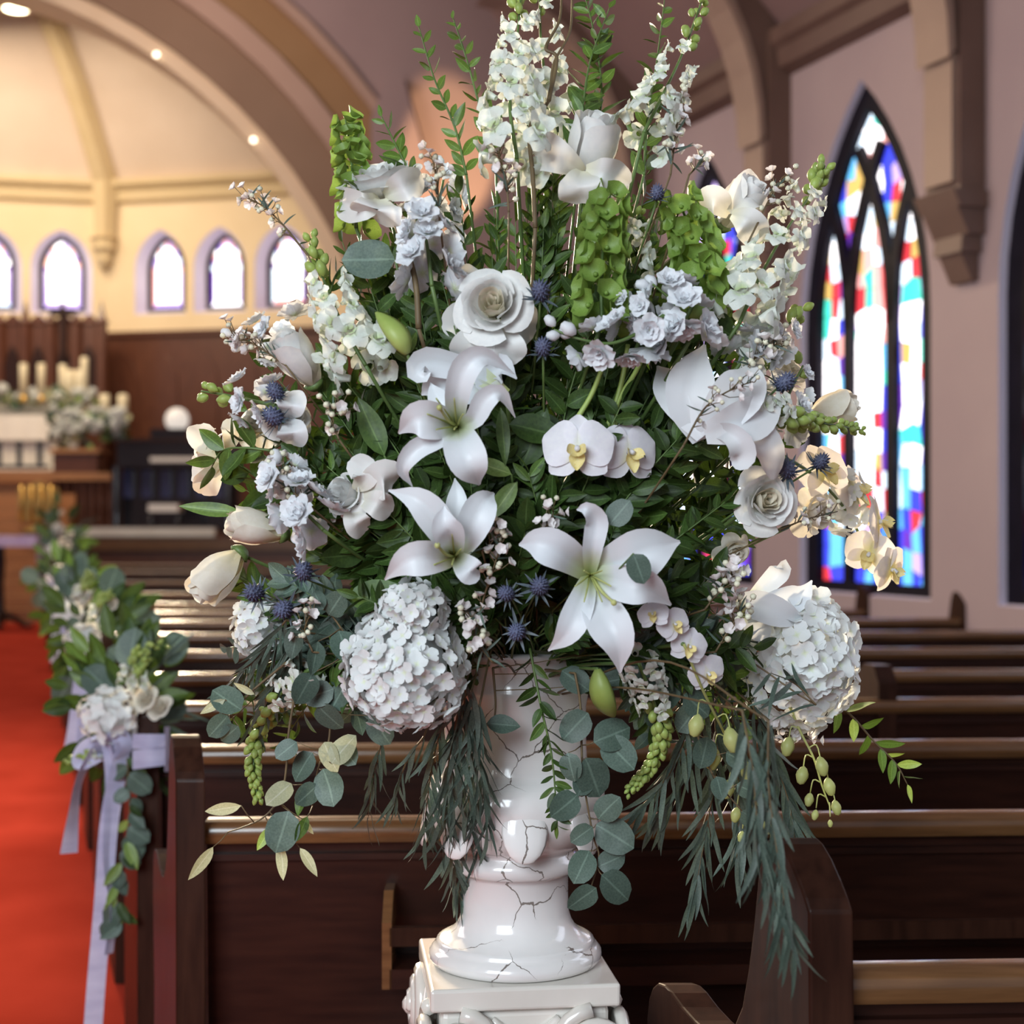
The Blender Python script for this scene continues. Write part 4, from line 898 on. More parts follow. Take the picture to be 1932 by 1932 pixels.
OR = {'orchid': orch_set(M['orchid']), 'orchidwarm': orch_set(M['orchidwarm'])}
mb = MB()
for a, l, w, tl in ((PI, .62, .22, .25), (PI / 2 + .5, .45, .2, .9), (-PI / 2 - .5, .45, .2, .9)):
    mb.grid(lambda u, v, a=a, l=l, w=w, tl=tl: (lambda x, y, z: V((x * math.cos(a) - y * math.sin(a), x * math.sin(a) + y * math.cos(a), z)))((2 * u - 1) * w * math.sin(PI * (.15 + .8 * v)), v * l * math.cos(tl), .05 + v * l * math.sin(tl) + .1 * (2 * u - 1) ** 2), 4, 5)
LIP = mb.mesh('lip', M['lip']); COLM = MB().tube([V((0, 0, 0)), V((0, .02, .16)), V((0, -.03, .28))], .09, .07, 8).mesh('column', M['orchid'])
def orchid(px, py, size, face, label, m='orchid', dd=0.0, roll=0.0, group='white orchid blooms', stem_end=None):
    c = P(px, py, D(px, py) + dd); s = size * c.y / F * .5; root = thing('orchid', label, 'orchid', MOUTH if stem_end is None else stem_end, group); Mx = facing(c, V(face), s, roll)
    for nm, a in (('sepal', 0), ('sepal', 2.25), ('sepal', -2.25)): part(nm, OR[m]['sepal'], root, Mx @ Matrix.Rotation(a, 4, 'Z') @ Matrix.Translation((0, .03, -.04)))
    for a in (1.22, -1.22): part('petal', OR[m]['petal'], root, Mx @ Matrix.Rotation(a, 4, 'Z') @ Matrix.Translation((0, .02, .02)))
    part('lip', LIP, root, Mx); part('column', COLM, root, Mx)
    e = stem_end if stem_end is not None else None
    if e is None: stem_from_urn(root, c - V(face).normalized() * s * .2, r=.0025)
    else: tubepart(root, [e, (e + c) / 2 + V((0, .01, .005)), c], .0018, .0012, M['stem'], 'flower_stalk')
    return root
def waxsprig(pts, label, n, size, spread=24, dd=0.0, open_=.5, group='waxflower sprigs', tw='twig'):
    w = [P(p[0], p[1], D(p[0], p[1]) + dd) for p in pts]; sp = spline(w, 20); k = w[0].y / F; root = thing('waxflower_sprig', label, 'waxflower', MOUTH, group)
    stem_from_urn(root, sp[0], r=.0018, m=M[tw]); br = MB(); br.tube(sp, .0016, .0008, 5); heads = []
    for i in range(n):
        t = (i + .5) / n; t = .15 + .85 * t ** .8; c = sp[int(t * 20)]; tg = (sp[min(20, int(t * 20) + 1)] - sp[max(0, int(t * 20) - 1)]).normalized()
        e = c + (rv(1).normalized() + tg * .8 + V((0, -.2, .2))) * spread * k * R.uniform(.35, 1.0); br.tube([c, (c + e) / 2 + rv(.003), e], .0009, .0006, 4); heads.append((e, (e - c).normalized()))
    part('branch', br.mesh('branch', M[tw]), root)
    for e, d in heads:
        if R.random() < open_: part('flower', FL['wax'][0], root, facing(e, d + rv(.4), size * k * .68, R.uniform(0, 6)))
        else: part('bud', BUD['wax'], root, facing(e, d, size * k * .33))
    for i in range(n // 3):
        c = sp[R.randrange(2, 19)]; part('leaf', R.choice(LM['willow']), root, basis(c, rv(1) + V((0, 0, .5)), CAM - c, size * k * 2.2))
    return root
# ---------------------------------------------------------------- the bouquet: lilies
def lily(center, petals, label, stam_dir, dd=0.0, pist=None, n_st=6):
    """petals: (spine points (px, py, depth offset), width px[, cup])"""
    cx, cy = center; d0 = D(cx, cy) + dd; root = thing('lily', label, 'lily', MOUTH, 'white lilies'); k = d0 / F
    for pp in petals:
        pts = [P(cx, cy, d0 + .035)] + [P(x, y, d0 + z) for x, y, z in pp[0]]
        petal(root, pts, pp[1] * k * .86, M['lily'], cup=pp[2] if len(pp) > 2 else .25, wave=.06)
    c = P(cx, cy, d0 + .03)
    for i in range(n_st):
        a = i / n_st * 2 * PI; e = P(cx + stam_dir[0] + 34 * math.cos(a), cy + stam_dir[1] + 34 * math.sin(a), d0 - .045)
        part('stamen', MB().tube(spline([c, c.lerp(e, .55) + V((0, -.008, .0)), e], 8), .0016, .0010, 5).mesh('stamen', M['budyel']), root)
    e = P(cx + stam_dir[0] * 1.5 + (pist or (0, 0))[0], cy + stam_dir[1] * 1.5 + (pist or (0, 0))[1], d0 - .06)
    mb = MB(); mb.tube(spline([c, c.lerp(e, .5) + V((0, -.006, -.004)), e], 8), .0026, .0018, 6); mb.ball(e, .0042, 7, 5); part('pistil', mb.mesh('pistil', M['budyel']), root)
    stem_from_urn(root, c + V((0, .03, -.02)), r=.0045)
    return root
lily((1113, 1084), [([(1065, 1045, -.03), (1015, 1025, -.035), (979, 1028, -.01)], 84), ([(1118, 1035, -.02), (1125, 985, -.03), (1108, 960, -.045), (1088, 962, -.03)], 52, .5), ([(1175, 1062, -.03), (1235, 1035, -.04), (1283, 1022, -.015)], 112),
                    ([(1170, 1100, -.035), (1225, 1110, -.045), (1266, 1142, -.01)], 84), ([(1135, 1150, -.03), (1165, 1210, -.05), (1170, 1270, -.02)], 94), ([(1095, 1140, -.025), (1070, 1195, -.035), (1034, 1228, 0)], 66)],
     'fully open white lily facing front, largest bloom at lower centre', (6, 22), -.08, (36, 20))
lily((858, 1050), [([(835, 1000, -.02), (790, 945, -.035), (733, 925, -.01)], 74), ([(860, 985, .02), (862, 935, .02), (858, 902, .03)], 50), ([(888, 1000, -.02), (912, 950, -.02), (932, 930, .01)], 76, .4),
                   ([(848, 1010, -.045), (838, 985, -.06), (838, 955, -.05)], 66, .6), ([(815, 1052, -.045), (765, 1060, -.055), (726, 1094, -.02)], 76, .3), ([(880, 1070, -.03), (893, 1082, -.03), (905, 1078, 0)], 60)],
     'white lily turned left with cupped petals, below the recurved lily', (-22, -14), -.085)
lily((862, 805), [([(862, 750, -.03), (878, 695, -.05), (915, 672, -.045), (970, 706, -.01)], 62, .5), ([(895, 790, -.02), (915, 755, -.035), (945, 742, -.035), (972, 788, 0)], 50, .5), ([(872, 840, -.035), (890, 885, -.045), (905, 915, -.005)], 88, .3),
                  ([(835, 825, -.02), (785, 848, -.03), (760, 885, -.025), (778, 918, 0)], 46, .5), ([(822, 795, -.03), (782, 792, -.04), (752, 818, -.005)], 84, .3), ([(842, 775, -.0), (822, 745, .005), (812, 722, .02)], 48)],
     'white lily with strongly recurved petals, left of centre under the front rose', (-22, -24), -.075)
t = thing('lily', 'white lily seen from behind with one spiral-curled petal, beneath the front rose', 'lily', MOUTH, 'white lilies')
c0 = D(900, 710) - .03
for pts, w in (([(955, 745, 0), (900, 705, 0), (850, 690, -.01), (805, 683, -.02), (786, 700, -.03), (800, 712, -.035), (812, 700, -.03)], 56), ([(950, 750, .0), (920, 715, .0), (948, 690, -.01), (975, 715, -.02)], 60), ([(940, 748, .01), (880, 735, 0), (820, 730, 0), (795, 745, .01)], 62)):
    petal(t, [P(x, y, c0 + z) for x, y, z in pts], w * c0 / F, M['lily'], cup=.4)
stem_from_urn(t, P(955, 750, c0))
t = thing('lily', 'large white lily seen from behind under dark twigs, right of centre', 'lily', MOUTH, 'white lilies')
c0 = D(1340, 760) - .05
for pts, w, cu in (([(1325, 830, .0), (1300, 760, -.01), (1310, 700, 0), (1330, 650, .03)], 92, .2), ([(1330, 820, -.01), (1370, 770, -.03), (1410, 720, -.02), (1418, 682, .02)], 96, .2), ([(1330, 820, -.02), (1390, 800, -.04), (1440, 780, -.02), (1478, 745, .02)], 84, .2), ([(1325, 825, -.01), (1275, 760, 0), (1255, 715, .02), (1240, 690, .04)], 60, .2)):
    petal(t, [P(x, y, c0 + z) for x, y, z in pts], w * c0 / F, M['petal'], cup=cu)
stem_from_urn(t, P(1325, 830, c0 + .01))
t = thing('calla_lily', 'white calla lily arching over the rose at right, with a rolled throat', 'calla lily', MOUTH)
c0 = D(1400, 840) - .07
for pts, w, cu in (([(1300, 800, .02), (1350, 785, -.01), (1410, 805, -.03), (1452, 850, -.02), (1458, 905, .02)], 66, -.5), ([(1330, 815, .0), (1370, 815, -.04), (1395, 835, -.05), (1400, 862, -.04), (1380, 872, -.03)], 52, .6)):
    petal(t, [P(x, y, c0 + z) for x, y, z in pts], w * c0 / F, M['petal'], cup=cu, prof='obo')
stem_from_urn(t, P(1300, 800, c0 + .02))
t = thing('lily', 'white lily bending behind the right hydrangea with upturned petal tips', 'lily', MOUTH, 'white lilies')
c0 = D(1450, 1130) + .04
for pts, w in (([(1400, 1150, 0), (1440, 1110, 0), (1470, 1080, 0), (1478, 1066, -.02), (1465, 1070, -.03)], 42), ([(1400, 1160, 0), (1460, 1140, -.01), (1510, 1125, 0), (1532, 1095, .01)], 54), ([(1400, 1155, -.01), (1420, 1140, -.03), (1480, 1160, -.03), (1520, 1175, 0)], 58), ([(1400, 1160, -.01), (1430, 1185, -.02), (1450, 1215, 0)], 46)):
    petal(t, [P(x, y, c0 + z) for x, y, z in pts], w * c0 / F, M['lily'], cup=.4)
stem_from_urn(t, P(1400, 1155, c0))
def lilybud(pts, w, label, kind='light'):
    w_ = [P(x, y, D(x, y) + z) for x, y, z in pts]; sp = spline(w_, 12); root = thing('lily_bud', label, 'lily bud', MOUTH, 'green lily buds'); r = w / 2 * w_[0].y / F
    mb = MB(); n = 9; vs = []
    up = V((0, -1, .1))
    for k, p in enumerate(sp):
        t = (sp[min(k + 1, 12)] - sp[max(k - 1, 0)]).normalized(); x = t.cross(up).normalized(); y = x.cross(t); rr = r * max(.12, math.sin(PI * (k / 12 * .93 + .05)) ** .7)
        vs += [p + (x * math.cos(a) + y * math.sin(a)) * rr * (1 + .13 * math.cos(3 * a)) for a in (2 * PI * i / n for i in range(n))]
    mb.add(vs, [(k * n + i, k * n + (i + 1) % n, (k + 1) * n + (i + 1) % n, (k + 1) * n + i) for k in range(12) for i in range(n)] + [tuple(range(n))[::-1], tuple(12 * n + i for i in range(n))])
    part('bud', fix(mb.mesh('bud', M['bud' if kind == 'light' else 'leaflight'])), root); stem_from_urn(root, sp[0], r=.003); return root
lilybud([(768, 668, -.08), (748, 632, -.09), (710, 590, -.08)], 42, 'green lily bud slanting up at left of centre')
lilybud([(1128, 1262, -.03), (1138, 1310, -.04), (1158, 1352, -.03)], 44, 'green lily bud hanging over the urn rim below the front lily')
lilybud([(1300, 600, 0), (1325, 570, -.01), (1355, 530, 0)], 40, 'dark green lily bud slanting up under the bells of Ireland at right', 'dark')

# ---------------------------------------------------------------- roses
rose(930, 578, 150, (-.12, -1, .28), 'open', 'open white rose facing front at the centre with a cream heart', dd=-.05)
r_ = thing('rose_petals', 'loose outer petals of white rose hanging below the central rose', 'petals', MOUTH)
for pts, w in (([(925, 600, -.02), (975, 610, -.035), (1012, 615, -.01)], 80), ([(915, 610, -.03), (895, 650, -.05), (880, 685, -.03)], 84), ([(935, 615, -.03), (950, 650, -.05), (965, 690, -.03)], 78), ([(900, 580, -.0), (870, 600, -.01), (862, 640, .0)], 70), ([(905, 560, .0), (890, 530, -.0), (905, 512, .0)], 62)):
    loose_petal(r_, pts, w)
stem_from_urn(r_, P(925, 610, D(925, 600) - .01))
rt_, c_, s_ = rose(722, 352, 150, (-.22, -.42, .9), 'cup', 'white rose in profile at upper left in front of green bells')
for pts, w in (([(715, 372, -.03), (690, 388, -.07), (660, 388, -.05), (640, 384, -.01)], 66), ([(725, 370, -.03), (760, 352, -.07), (798, 336, -.02)], 62), ([(715, 375, -.04), (712, 395, -.075), (704, 412, -.04)], 100)): loose_petal(rt_, pts, w)
rt_, c_, s_ = rose(1112, 292, 118, (.22, -.55, .95), 'bud', 'tall white rose bud with drooping petals at top centre', dd=.0)
for pts, w in (([(1100, 325, -.02), (1060, 300, -.05), (1025, 285, -.04), (1008, 292, -.01)], 76), ([(1098, 322, -.03), (1095, 350, -.06), (1098, 384, -.03)], 86), ([(1105, 320, -.03), (1140, 330, -.06), (1188, 348, -.03)], 70)): loose_petal(rt_, pts, w)
rt_, c_, s_ = rose(1390, 390, 92, (.55, -.5, .7), 'bud', 'white rose with folded-back petals at upper right', dd=0)
for pts, w in (([(1375, 405, -.02), (1350, 380, -.05), (1320, 390, -.02)], 64), ([(1378, 402, -.03), (1410, 365, -.05), (1438, 352, -.01)], 84), ([(1380, 405, -.03), (1412, 420, -.06), (1430, 458, -.02)], 66)): loose_petal(rt_, pts, w)
rose(568, 685, 100, (-.45, -.55, .75), 'bud', 'half-closed white rosebud at the left edge above the thistles', dd=-.03)
rt_, c_, s_ = rose(655, 935, 105, (-.6, -.75, .25), 'loose', 'creamy white rose opening left, beside the cupped lily', dd=-.03)
for pts, w in (([(670, 925, -.04), (690, 895, -.06), (660, 868, -.05)], 56), ([(675, 930, -.03), (720, 905, -.06), (742, 915, -.03)], 78), ([(675, 940, -.03), (710, 950, -.06), (738, 968, -.03)], 54), ([(660, 955, -.03), (672, 985, -.06), (690, 1003, -.03)], 52)): loose_petal(rt_, pts, w)
rt_, c_, s_ = rose(402, 850, 92, (-.7, -.5, .35), 'loose', 'ivory rose at the far left edge behind a bright ruscus tip', 'rosecream')
for pts, w in (([(420, 860, -.02), (385, 830, -.03), (378, 800, .0)], 62), ([(420, 865, -.02), (385, 880, -.03), (362, 880, .0)], 66), ([(415, 875, -.02), (395, 905, -.03), (380, 932, .0)], 58), ([(430, 850, -.01), (438, 815, -.03), (432, 790, 0)], 44)): loose_petal(rt_, pts, w, 'rosecream')
rt_, c_, s_ = rose(490, 800, 90, (-.3, -.8, .35), 'loose', 'ivory rose half hidden behind a thistle at left', 'rosecream', dd=-.01)
rt_, c_, s_ = rose(548, 790, 88, (.25, -.9, .3), 'loose', 'white rose with two broad petals right of the left thistle', dd=-.02)
for pts, w in (([(545, 790, -.03), (550, 765, -.06), (548, 738, -.03)], 58), ([(545, 790, -.03), (552, 815, -.07), (548, 838, -.04)], 60)): loose_petal(rt_, pts, w, 'petal')
rose(490, 998, 92, (-.95, -.35, .22), 'bud', 'ivory rosebud pointing left below the long green leaf', 'rosecream', dd=-.04, roll=.5)
rose(418, 1078, 100, (-.6, -.35, -.65), 'bud', 'ivory rosebud hanging down at the lower left edge', 'rosecream', dd=-.02)
rose(560, 1128, 78, (-.4, -.7, -.2), 'loose', 'ivory rose deep behind thistles at lower left', 'rosecream', dd=.04)
rose(1442, 945, 128, (.30, -1, .1), 'open', 'open white rose facing front at right under the calla', dd=-.05)
rt_, c_, s_ = rose(1535, 968, 96, (.6, -.6, -.1), 'loose', 'translucent ivory rose right of the front-facing rose', 'rosecream', dd=.03)
rose(1480, 705, 100, (.5, -.5, .6), 'open', 'ivory rose behind a dark thistle at the right edge', 'rosecream', dd=.05)
rose(1560, 780, 86, (.8, -.4, .3), 'bud', 'ivory rosebud behind the horizontal green spike at right', 'rosecream', dd=.05)
rose(1385, 1040, 70, (.3, -.6, -.3), 'loose', 'ivory rose half hidden in leaves below the right rose', 'rosecream', dd=.06)
# ---------------------------------------------------------------- hydrangeas
hydrangea(765, 1262, 112, 112, 'round white hydrangea head left of the urn rim', 190, 21, dd=-.06)
hydrangea(780, 1150, 62, 48, 'small tufted white hydrangea head on top of the left hydrangea', 70, 18, dd=-.06)
hydrangea(1506, 1245, 104, 122, 'round white hydrangea head at the lower right edge', 170, 25, dd=-.07)
hydrangea(490, 1185, 46, 60, 'white hydrangea head in shade at the lower left edge', 60, 18, dd=.03)
hydrangea(1590, 945, 40, 60, 'small ivory hydrangea head in backlight at the right edge', 30, 17, dd=.06)
# ---------------------------------------------------------------- orchids
e0 = P(1140, 905, D(1140, 905) + .03)
orchid(1090, 848, 140, (-.12, -1, .1), 'left front white orchid with yellow lip at centre', dd=-.06)
orchid(1186, 855, 132, (.42, -.9, .1), 'right front white orchid turned right with yellow lip at centre', dd=-.04)
oc = [(1480, 830), (1550, 890), (1600, 950), (1640, 1010), (1668, 1070)]
for (x, y, s, f, rl, lb) in ((1555, 888, 118, (.3, -.8, .3), .3, 'topmost ivory orchid of the right cascade, behind thistle'), (1612, 925, 120, (.75, -.6, .3), .2, 'second ivory orchid of the right cascade, against the window'),
                             (1658, 985, 112, (.9, -.4, .1), .4, 'third ivory orchid of the right cascade, seen from the side'), (1640, 1045, 100, (-.3, -.8, -.1), -.3, 'fourth ivory orchid of the right cascade, turned left'), (1682, 1075, 96, (.7, -.7, -.3), .5, 'lowest ivory orchid of the right cascade')):
    orchid(x, y, s, f, lb, 'orchidwarm', dd=.02, roll=rl, group='ivory orchids cascading at right', stem_end=P(x - 28, y + 4, D(x, y) + .05))
t = thing('orchid_spray', 'arching orchid stem at the right edge', 'stem', MOUTH); sp = [P(x, y, D(x, y) + .04) for x, y in [(1380, 860), (1480, 865), (1555, 915), (1610, 985), (1640, 1060), (1650, 1085)]]
stem_from_urn(t, sp[0]); tubepart(t, sp, .003, .0018, M['stem'], 'arching_stem', k=24)
for (x, y, s, f, rl, lb) in ((1232, 1160, 62, (-.2, -.8, .3), .2, 'topmost small white orchid of the lower right spray'), (1272, 1178, 70, (.3, -.9, .1), .5, 'second small white orchid of the lower right spray'),
                             (1300, 1220, 76, (.2, -.9, .0), -.3, 'third small white orchid of the lower right spray'), (1335, 1270, 78, (.3, -.8, -.2), .4, 'lowest small white orchid of the lower right spray')):
    orchid(x, y, s, f, lb, 'orchid', dd=-.10, roll=rl, group='small orchids of the lower spray', stem_end=P(x + 12, y + 18, D(x, y) - .06))
def budchain(pts, buds, label, size=30):
    w = [P(x, y, D(x, y) - .10) for x, y in pts]; sp = spline(w, 30); root = thing('orchid_bud_spray', label, 'orchid buds', MOUTH, 'hanging sprays of orchid buds'); stem_from_urn(root, sp[0])
    part('branch', MB().tube(sp, .0022, .0010, 6).mesh('branch', M['budyel']), root)
    for t, sx_, s in buds:
        c = sp[int(t * 30)]; k = c.y / F; e = c + V((sx_ * .55 * size * k, R.uniform(-.012, .005), -.55 * size * k))
        mb = MB(); mb.tube(spline([c, c + V((sx_ * .4 * size * k, 0, .15 * size * k)), e], 6), .0012, .001, 5); part('stalk', mb.mesh('stalk', M['budyel']), root)
        part('bud', BUD['yel'], root, facing(e + V((sx_ * 2, 0, -size * .35)) * k, (sx_ * .25, -.15, -1), s * k * .5))
budchain([(1290, 1215), (1325, 1300), (1365, 1380), (1400, 1450), (1420, 1520), (1435, 1575)], [(.28, -1, 30), (.34, 1, 34), (.45, -1, 30), (.5, 1, 30), (.6, -1, 26), (.64, 1, 26), (.74, -1, 20), (.80, 1, 18), (.88, -1, 15), (.95, 1, 12), (1, 0, 10)], 'long hanging spray of yellow-green orchid buds left of the right hydrangea', 44)
budchain([(1480, 1310), (1510, 1380), (1535, 1430), (1550, 1480), (1565, 1520)], [(.25, -1, 26), (.40, 1, 26), (.52, -1, 24), (.62, 1, 24), (.74, -1, 18), (.8, 1, 20), (.92, -1, 14), (1, 0, 10)], 'short hanging spray of yellow-green orchid buds under the right hydrangea', 36)
# ---------------------------------------------------------------- snapdragons, stock, bells
SG = 'white snapdragon spikes'
spike('snap', 'snapdragon', 'tallest white snapdragon spike at the top, cut by the frame', 'snapdragon', [(975, 300), (962, 190), (975, 80), (985, -40)], 48, 42, .78, SG, budsize=.55)
spike('snap', 'snapdragon', 'white snapdragon spike right beside the tallest one', 'snapdragon', [(1030, 310, .10), (1032, 190, .09), (1020, 70, .07), (1018, -60, .05)], 46, 38, .8, SG)
spike('snap', 'snapdragon', 'white snapdragon spike leaning right at the top with green tip', 'snapdragon', [(1215, 250), (1250, 180), (1290, 95), (1330, -15)], 38, 36, .68, SG, budsize=.6)
spike('snap', 'snapdragon', 'long white snapdragon spike slanting to the upper right before the window', 'snapdragon', [(1395, 610), (1430, 530), (1480, 440), (1530, 365), (1556, 312)], 48, 54, .74, SG, budsize=.55)
spike('snap', 'snapdragon', 'white snapdragon spike leaning left below the ivory arch', 'snapdragon', [(690, 690), (650, 620), (615, 540), (585, 450)], 46, 40, .74, SG, budsize=.55)
spike('snap', 'snapdragon', 'horizontal snapdragon spike with long green tip pointing right', 'snapdragon', [(1420, 770, -.03), (1490, 788, -.03), (1560, 800, -.03), (1628, 812, -.02)], 27, 70, .25, SG, budsize=.62, tipscale=.25)
spike('snap', 'snapdragon', 'hanging snapdragon spike with green seed-like tip at lower left', 'snapdragon', [(585, 1262), (530, 1310), (490, 1380), (478, 1450), (488, 1512)], 26, 86, .26, SG, budsize=.60, tipscale=.28)
spike('snap', 'snapdragon', 'hanging snapdragon spike with bright green tip right of the urn', 'snapdragon', [(1205, 1250), (1235, 1330), (1250, 1390), (1225, 1450), (1185, 1495)], 25, 84, .26, SG, budsize=.60, tipscale=.28)
spike('snap', 'snapdragon', 'faded white snapdragon spike behind the bells of Ireland', 'snapdragon', [(1175, 520, .05), (1190, 450, .05), (1205, 400, .05)], 36, 14, .9, SG)
KG = 'white stock stems'
spike('stock', 'stock_stem', 'white stock with round ruffled blooms under the upper left rose', 'stock', [(815, 540), (808, 480), (802, 440), (796, 405)], 46, 15, .95, KG, budk='white', tipscale=.6, spread=.7)
spike('stock', 'stock_stem', 'white stock at the upper left, right of the profile rose', 'stock', [(812, 420, .10), (830, 370, .10), (840, 320, .10)], 40, 10, .9, KG, budk='white', tipscale=.5)
st_ = spike('stock', 'stock_stem', 'white stock lying sideways left of the ruffled stock, right of centre', 'stock', [(1260, 590, -.02), (1200, 630, -.03), (1150, 648, -.03), (1095, 640, -.03), (1045, 622, -.02)], 46, 15, .80, KG, budk='white', tipscale=.45, spread=.7)
for pts in ([(1150, 655), (1118, 740), (1082, 800)], [(1185, 650), (1168, 740), (1130, 850)], [(1235, 625), (1200, 700), (1165, 760), (1160, 820)]): tubepart(st_, [P(x, y, D(x, y) - .015) for x, y in pts], .0032, .004, M['bud'], 'side_stem')
spike('stock', 'stock_stem', 'white stock with dense ruffled blooms below the green bells', 'stock', [(1300, 645, -.01), (1292, 600, -.02), (1265, 565, -.02), (1230, 535, -.02)], 48, 14, .90, KG, budk='white', tipscale=.45, spread=.7)
spike('stock', 'stock_stem', 'small white stock just under the right green bells', 'stock', [(1225, 600, -.02), (1195, 575, -.02), (1160, 590, -.02)], 34, 9, .95, KG, budk='white', spread=.7)
spike('stock', 'stock_stem', 'white stock cluster beside the ivory rosebuds at left', 'stock', [(610, 1000, -.03), (570, 960, -.03), (540, 915, -.02), (520, 880, -.02)], 42, 16, .92, KG, budk='white', tipscale=.6, spread=.7)
spike('stock', 'stock_stem', 'white stock reaching left with green buds before the panelling', 'stock', [(520, 765, .0), (470, 755, 0), (425, 745, 0), (380, 738, 0)], 34, 16, .50, KG, budk='green', tipscale=.5)
spike('stock', 'stock_stem', 'white stock at the left edge above the white rosebud', 'stock', [(560, 640, .02), (520, 640, .02), (480, 645, .02), (440, 640, .02)], 34, 12, .80, KG, budk='white', tipscale=.5)
spike('stock', 'stock_stem', 'white stock with green bud tip at the right edge before the window', 'stock', [(1400, 680, .02), (1440, 650, .02), (1480, 620, .02), (1512, 585, .02)], 42, 16, .75, KG, budk='green', tipscale=.45, spread=.7)
spike('stock', 'stock_stem', 'white stock behind the dark thistle at the right edge', 'stock', [(1470, 790, .03), (1490, 740, .03), (1515, 690, .03)], 36, 10, .85, KG, budk='green', tipscale=.5)
BG = 'bells of Ireland'
spike('bell', 'bells_of_ireland', 'bright green bells of Ireland behind the upper left rose', 'bells of Ireland', [(672, 430, .03), (668, 350, .03), (660, 280, .03), (652, 225, .03)], 25, 46, 2, BG, tipscale=.6, spread=.62, up=.6)
spike('bell', 'bells_of_ireland', 'bright green bells of Ireland beneath the top rose', 'bells of Ireland', [(1135, 610, -.02), (1135, 520, -.02), (1140, 440, -.02), (1152, 365, -.02)], 31, 44, 2, BG, tipscale=.62, spread=.66, up=.25)
spike('bell', 'bells_of_ireland', 'bright green bells of Ireland before the small window at right', 'bells of Ireland', [(1315, 560, -.01), (1315, 490, -.01), (1300, 430, -.01), (1278, 372, -.01)], 31, 40, 2, BG, tipscale=.55, spread=.72, up=.25)
# ---------------------------------------------------------------- thistles
for x, y, s, f, lb in ((1020, 550, 40, (0, -.7, .7), 'blue thistle right of the central rose'), (1025, 656, 36, (0, -.7, .7), 'blue thistle below the one beside the central rose'), (1018, 1106, 40, (.2, -.9, .3), 'blue thistle left of the front lily'),
                       (975, 1192, 38, (-.1, -.9, -.1), 'blue thistle at the urn rim'), (516, 786, 40, (-.6, -.5, .4), 'dark thistle before the ivory roses at left'), (520, 740, 36, (-.4, -.4, .7), 'dark thistle above the ivory roses at left'),
                       (1480, 722, 40, (.6, -.4, .5), 'dark spiny thistle before the ivory rose at the right edge'), (1548, 872, 34, (.4, -.6, .5), 'dark thistle on the topmost ivory orchid'), (1485, 886, 40, (-.2, -.6, .4), 'dark thistle above the right front-facing rose'),
                       (572, 1078, 40, (.2, -.7, .5), 'upper dark thistle at lower left, beside the ivory rosebuds'), (480, 1118, 40, (-.4, -.7, .1), 'middle dark thistle at the lower left edge'), (535, 1150, 40, (-.3, -.8, -.2), 'lowest dark thistle at the lower left'), (1240, 365, 30, (0, -.5, .8), 'small dark thistle between the two right bells of Ireland'), (955, 1120, 34, (-.4, -.8, .2), 'dim blue thistle deep between the two lower lilies')):
    thistle(x, y, s, f, lb)
# ---------------------------------------------------------------- waxflower
for pts, n, s, lb in (([(580, 480), (530, 420), (490, 385), (455, 370)], 26, 17, 'waxflower sprig at the upper left edge before the cream wall'), ([(830, 420), (825, 350), (815, 295)], 24, 18, 'waxflower sprig right of the profile rose'),
                      ([(960, 400), (955, 340), (940, 285)], 26, 19, 'waxflower sprig left of the top rose'), ([(1265, 330), (1275, 250), (1280, 180)], 34, 19, 'waxflower sprig below the right-leaning snapdragon'),
                      ([(1300, 330), (1320, 310)], 10, 16, 'short waxflower sprig at the small window'), ([(1430, 420), (1455, 370), (1480, 335)], 16, 18, 'waxflower sprig beside the upper right rose'),
                      ([(540, 690), (480, 650), (440, 635)], 26, 18, 'waxflower sprig at the left edge before the panelling'), ([(590, 960), (545, 920), (515, 880)], 32, 19, 'waxflower sprig among the stock at left'),
                      ([(900, 1180), (915, 1120), (935, 1060), (945, 1020)], 24, 19, 'waxflower sprig between the two lower lilies'), ([(930, 1250), (900, 1210), (890, 1160)], 30, 20, 'waxflower sprig at the urn rim beside the hydrangea'),
                      ([(1290, 840), (1330, 770), (1380, 735), (1420, 720)], 22, 15, 'dark waxflower twig across the large back-turned lily'), ([(1395, 720), (1430, 670), (1480, 640)], 32, 19, 'waxflower sprig before the tall window at right'),
                      ([(1470, 1000), (1520, 980), (1580, 965)], 20, 16, 'waxflower twig under the orchid cascade'), ([(1330, 1150), (1360, 1110), (1385, 1080)], 30, 20, 'waxflower sprig left of the right hydrangea'), ([(1350, 1230), (1380, 1180), (1400, 1150)], 24, 20, 'second waxflower sprig left of the right hydrangea'),
                      ([(640, 830), (625, 790), (640, 770)], 22, 19, 'waxflower sprig left of the recurved lily'), ([(1010, 1010), (1035, 990), (1045, 965)], 14, 17, 'lilac-white waxflower sprig above the front lily'), ([(910, 1040), (930, 1020), (940, 1000)], 12, 18, 'lilac-white waxflower tuft right of the cupped lily'), ([(1440, 1350), (1480, 1380), (1520, 1385)], 22, 17, 'waxflower sprig hanging under the right hydrangea'), ([(590, 1230), (575, 1190), (590, 1150)], 16, 18, 'waxflower sprig above the hanging eucalyptus at left')):
    waxsprig(pts, lb, n, s, spread=28, dd=-.13 if 'across' in lb else -.07)
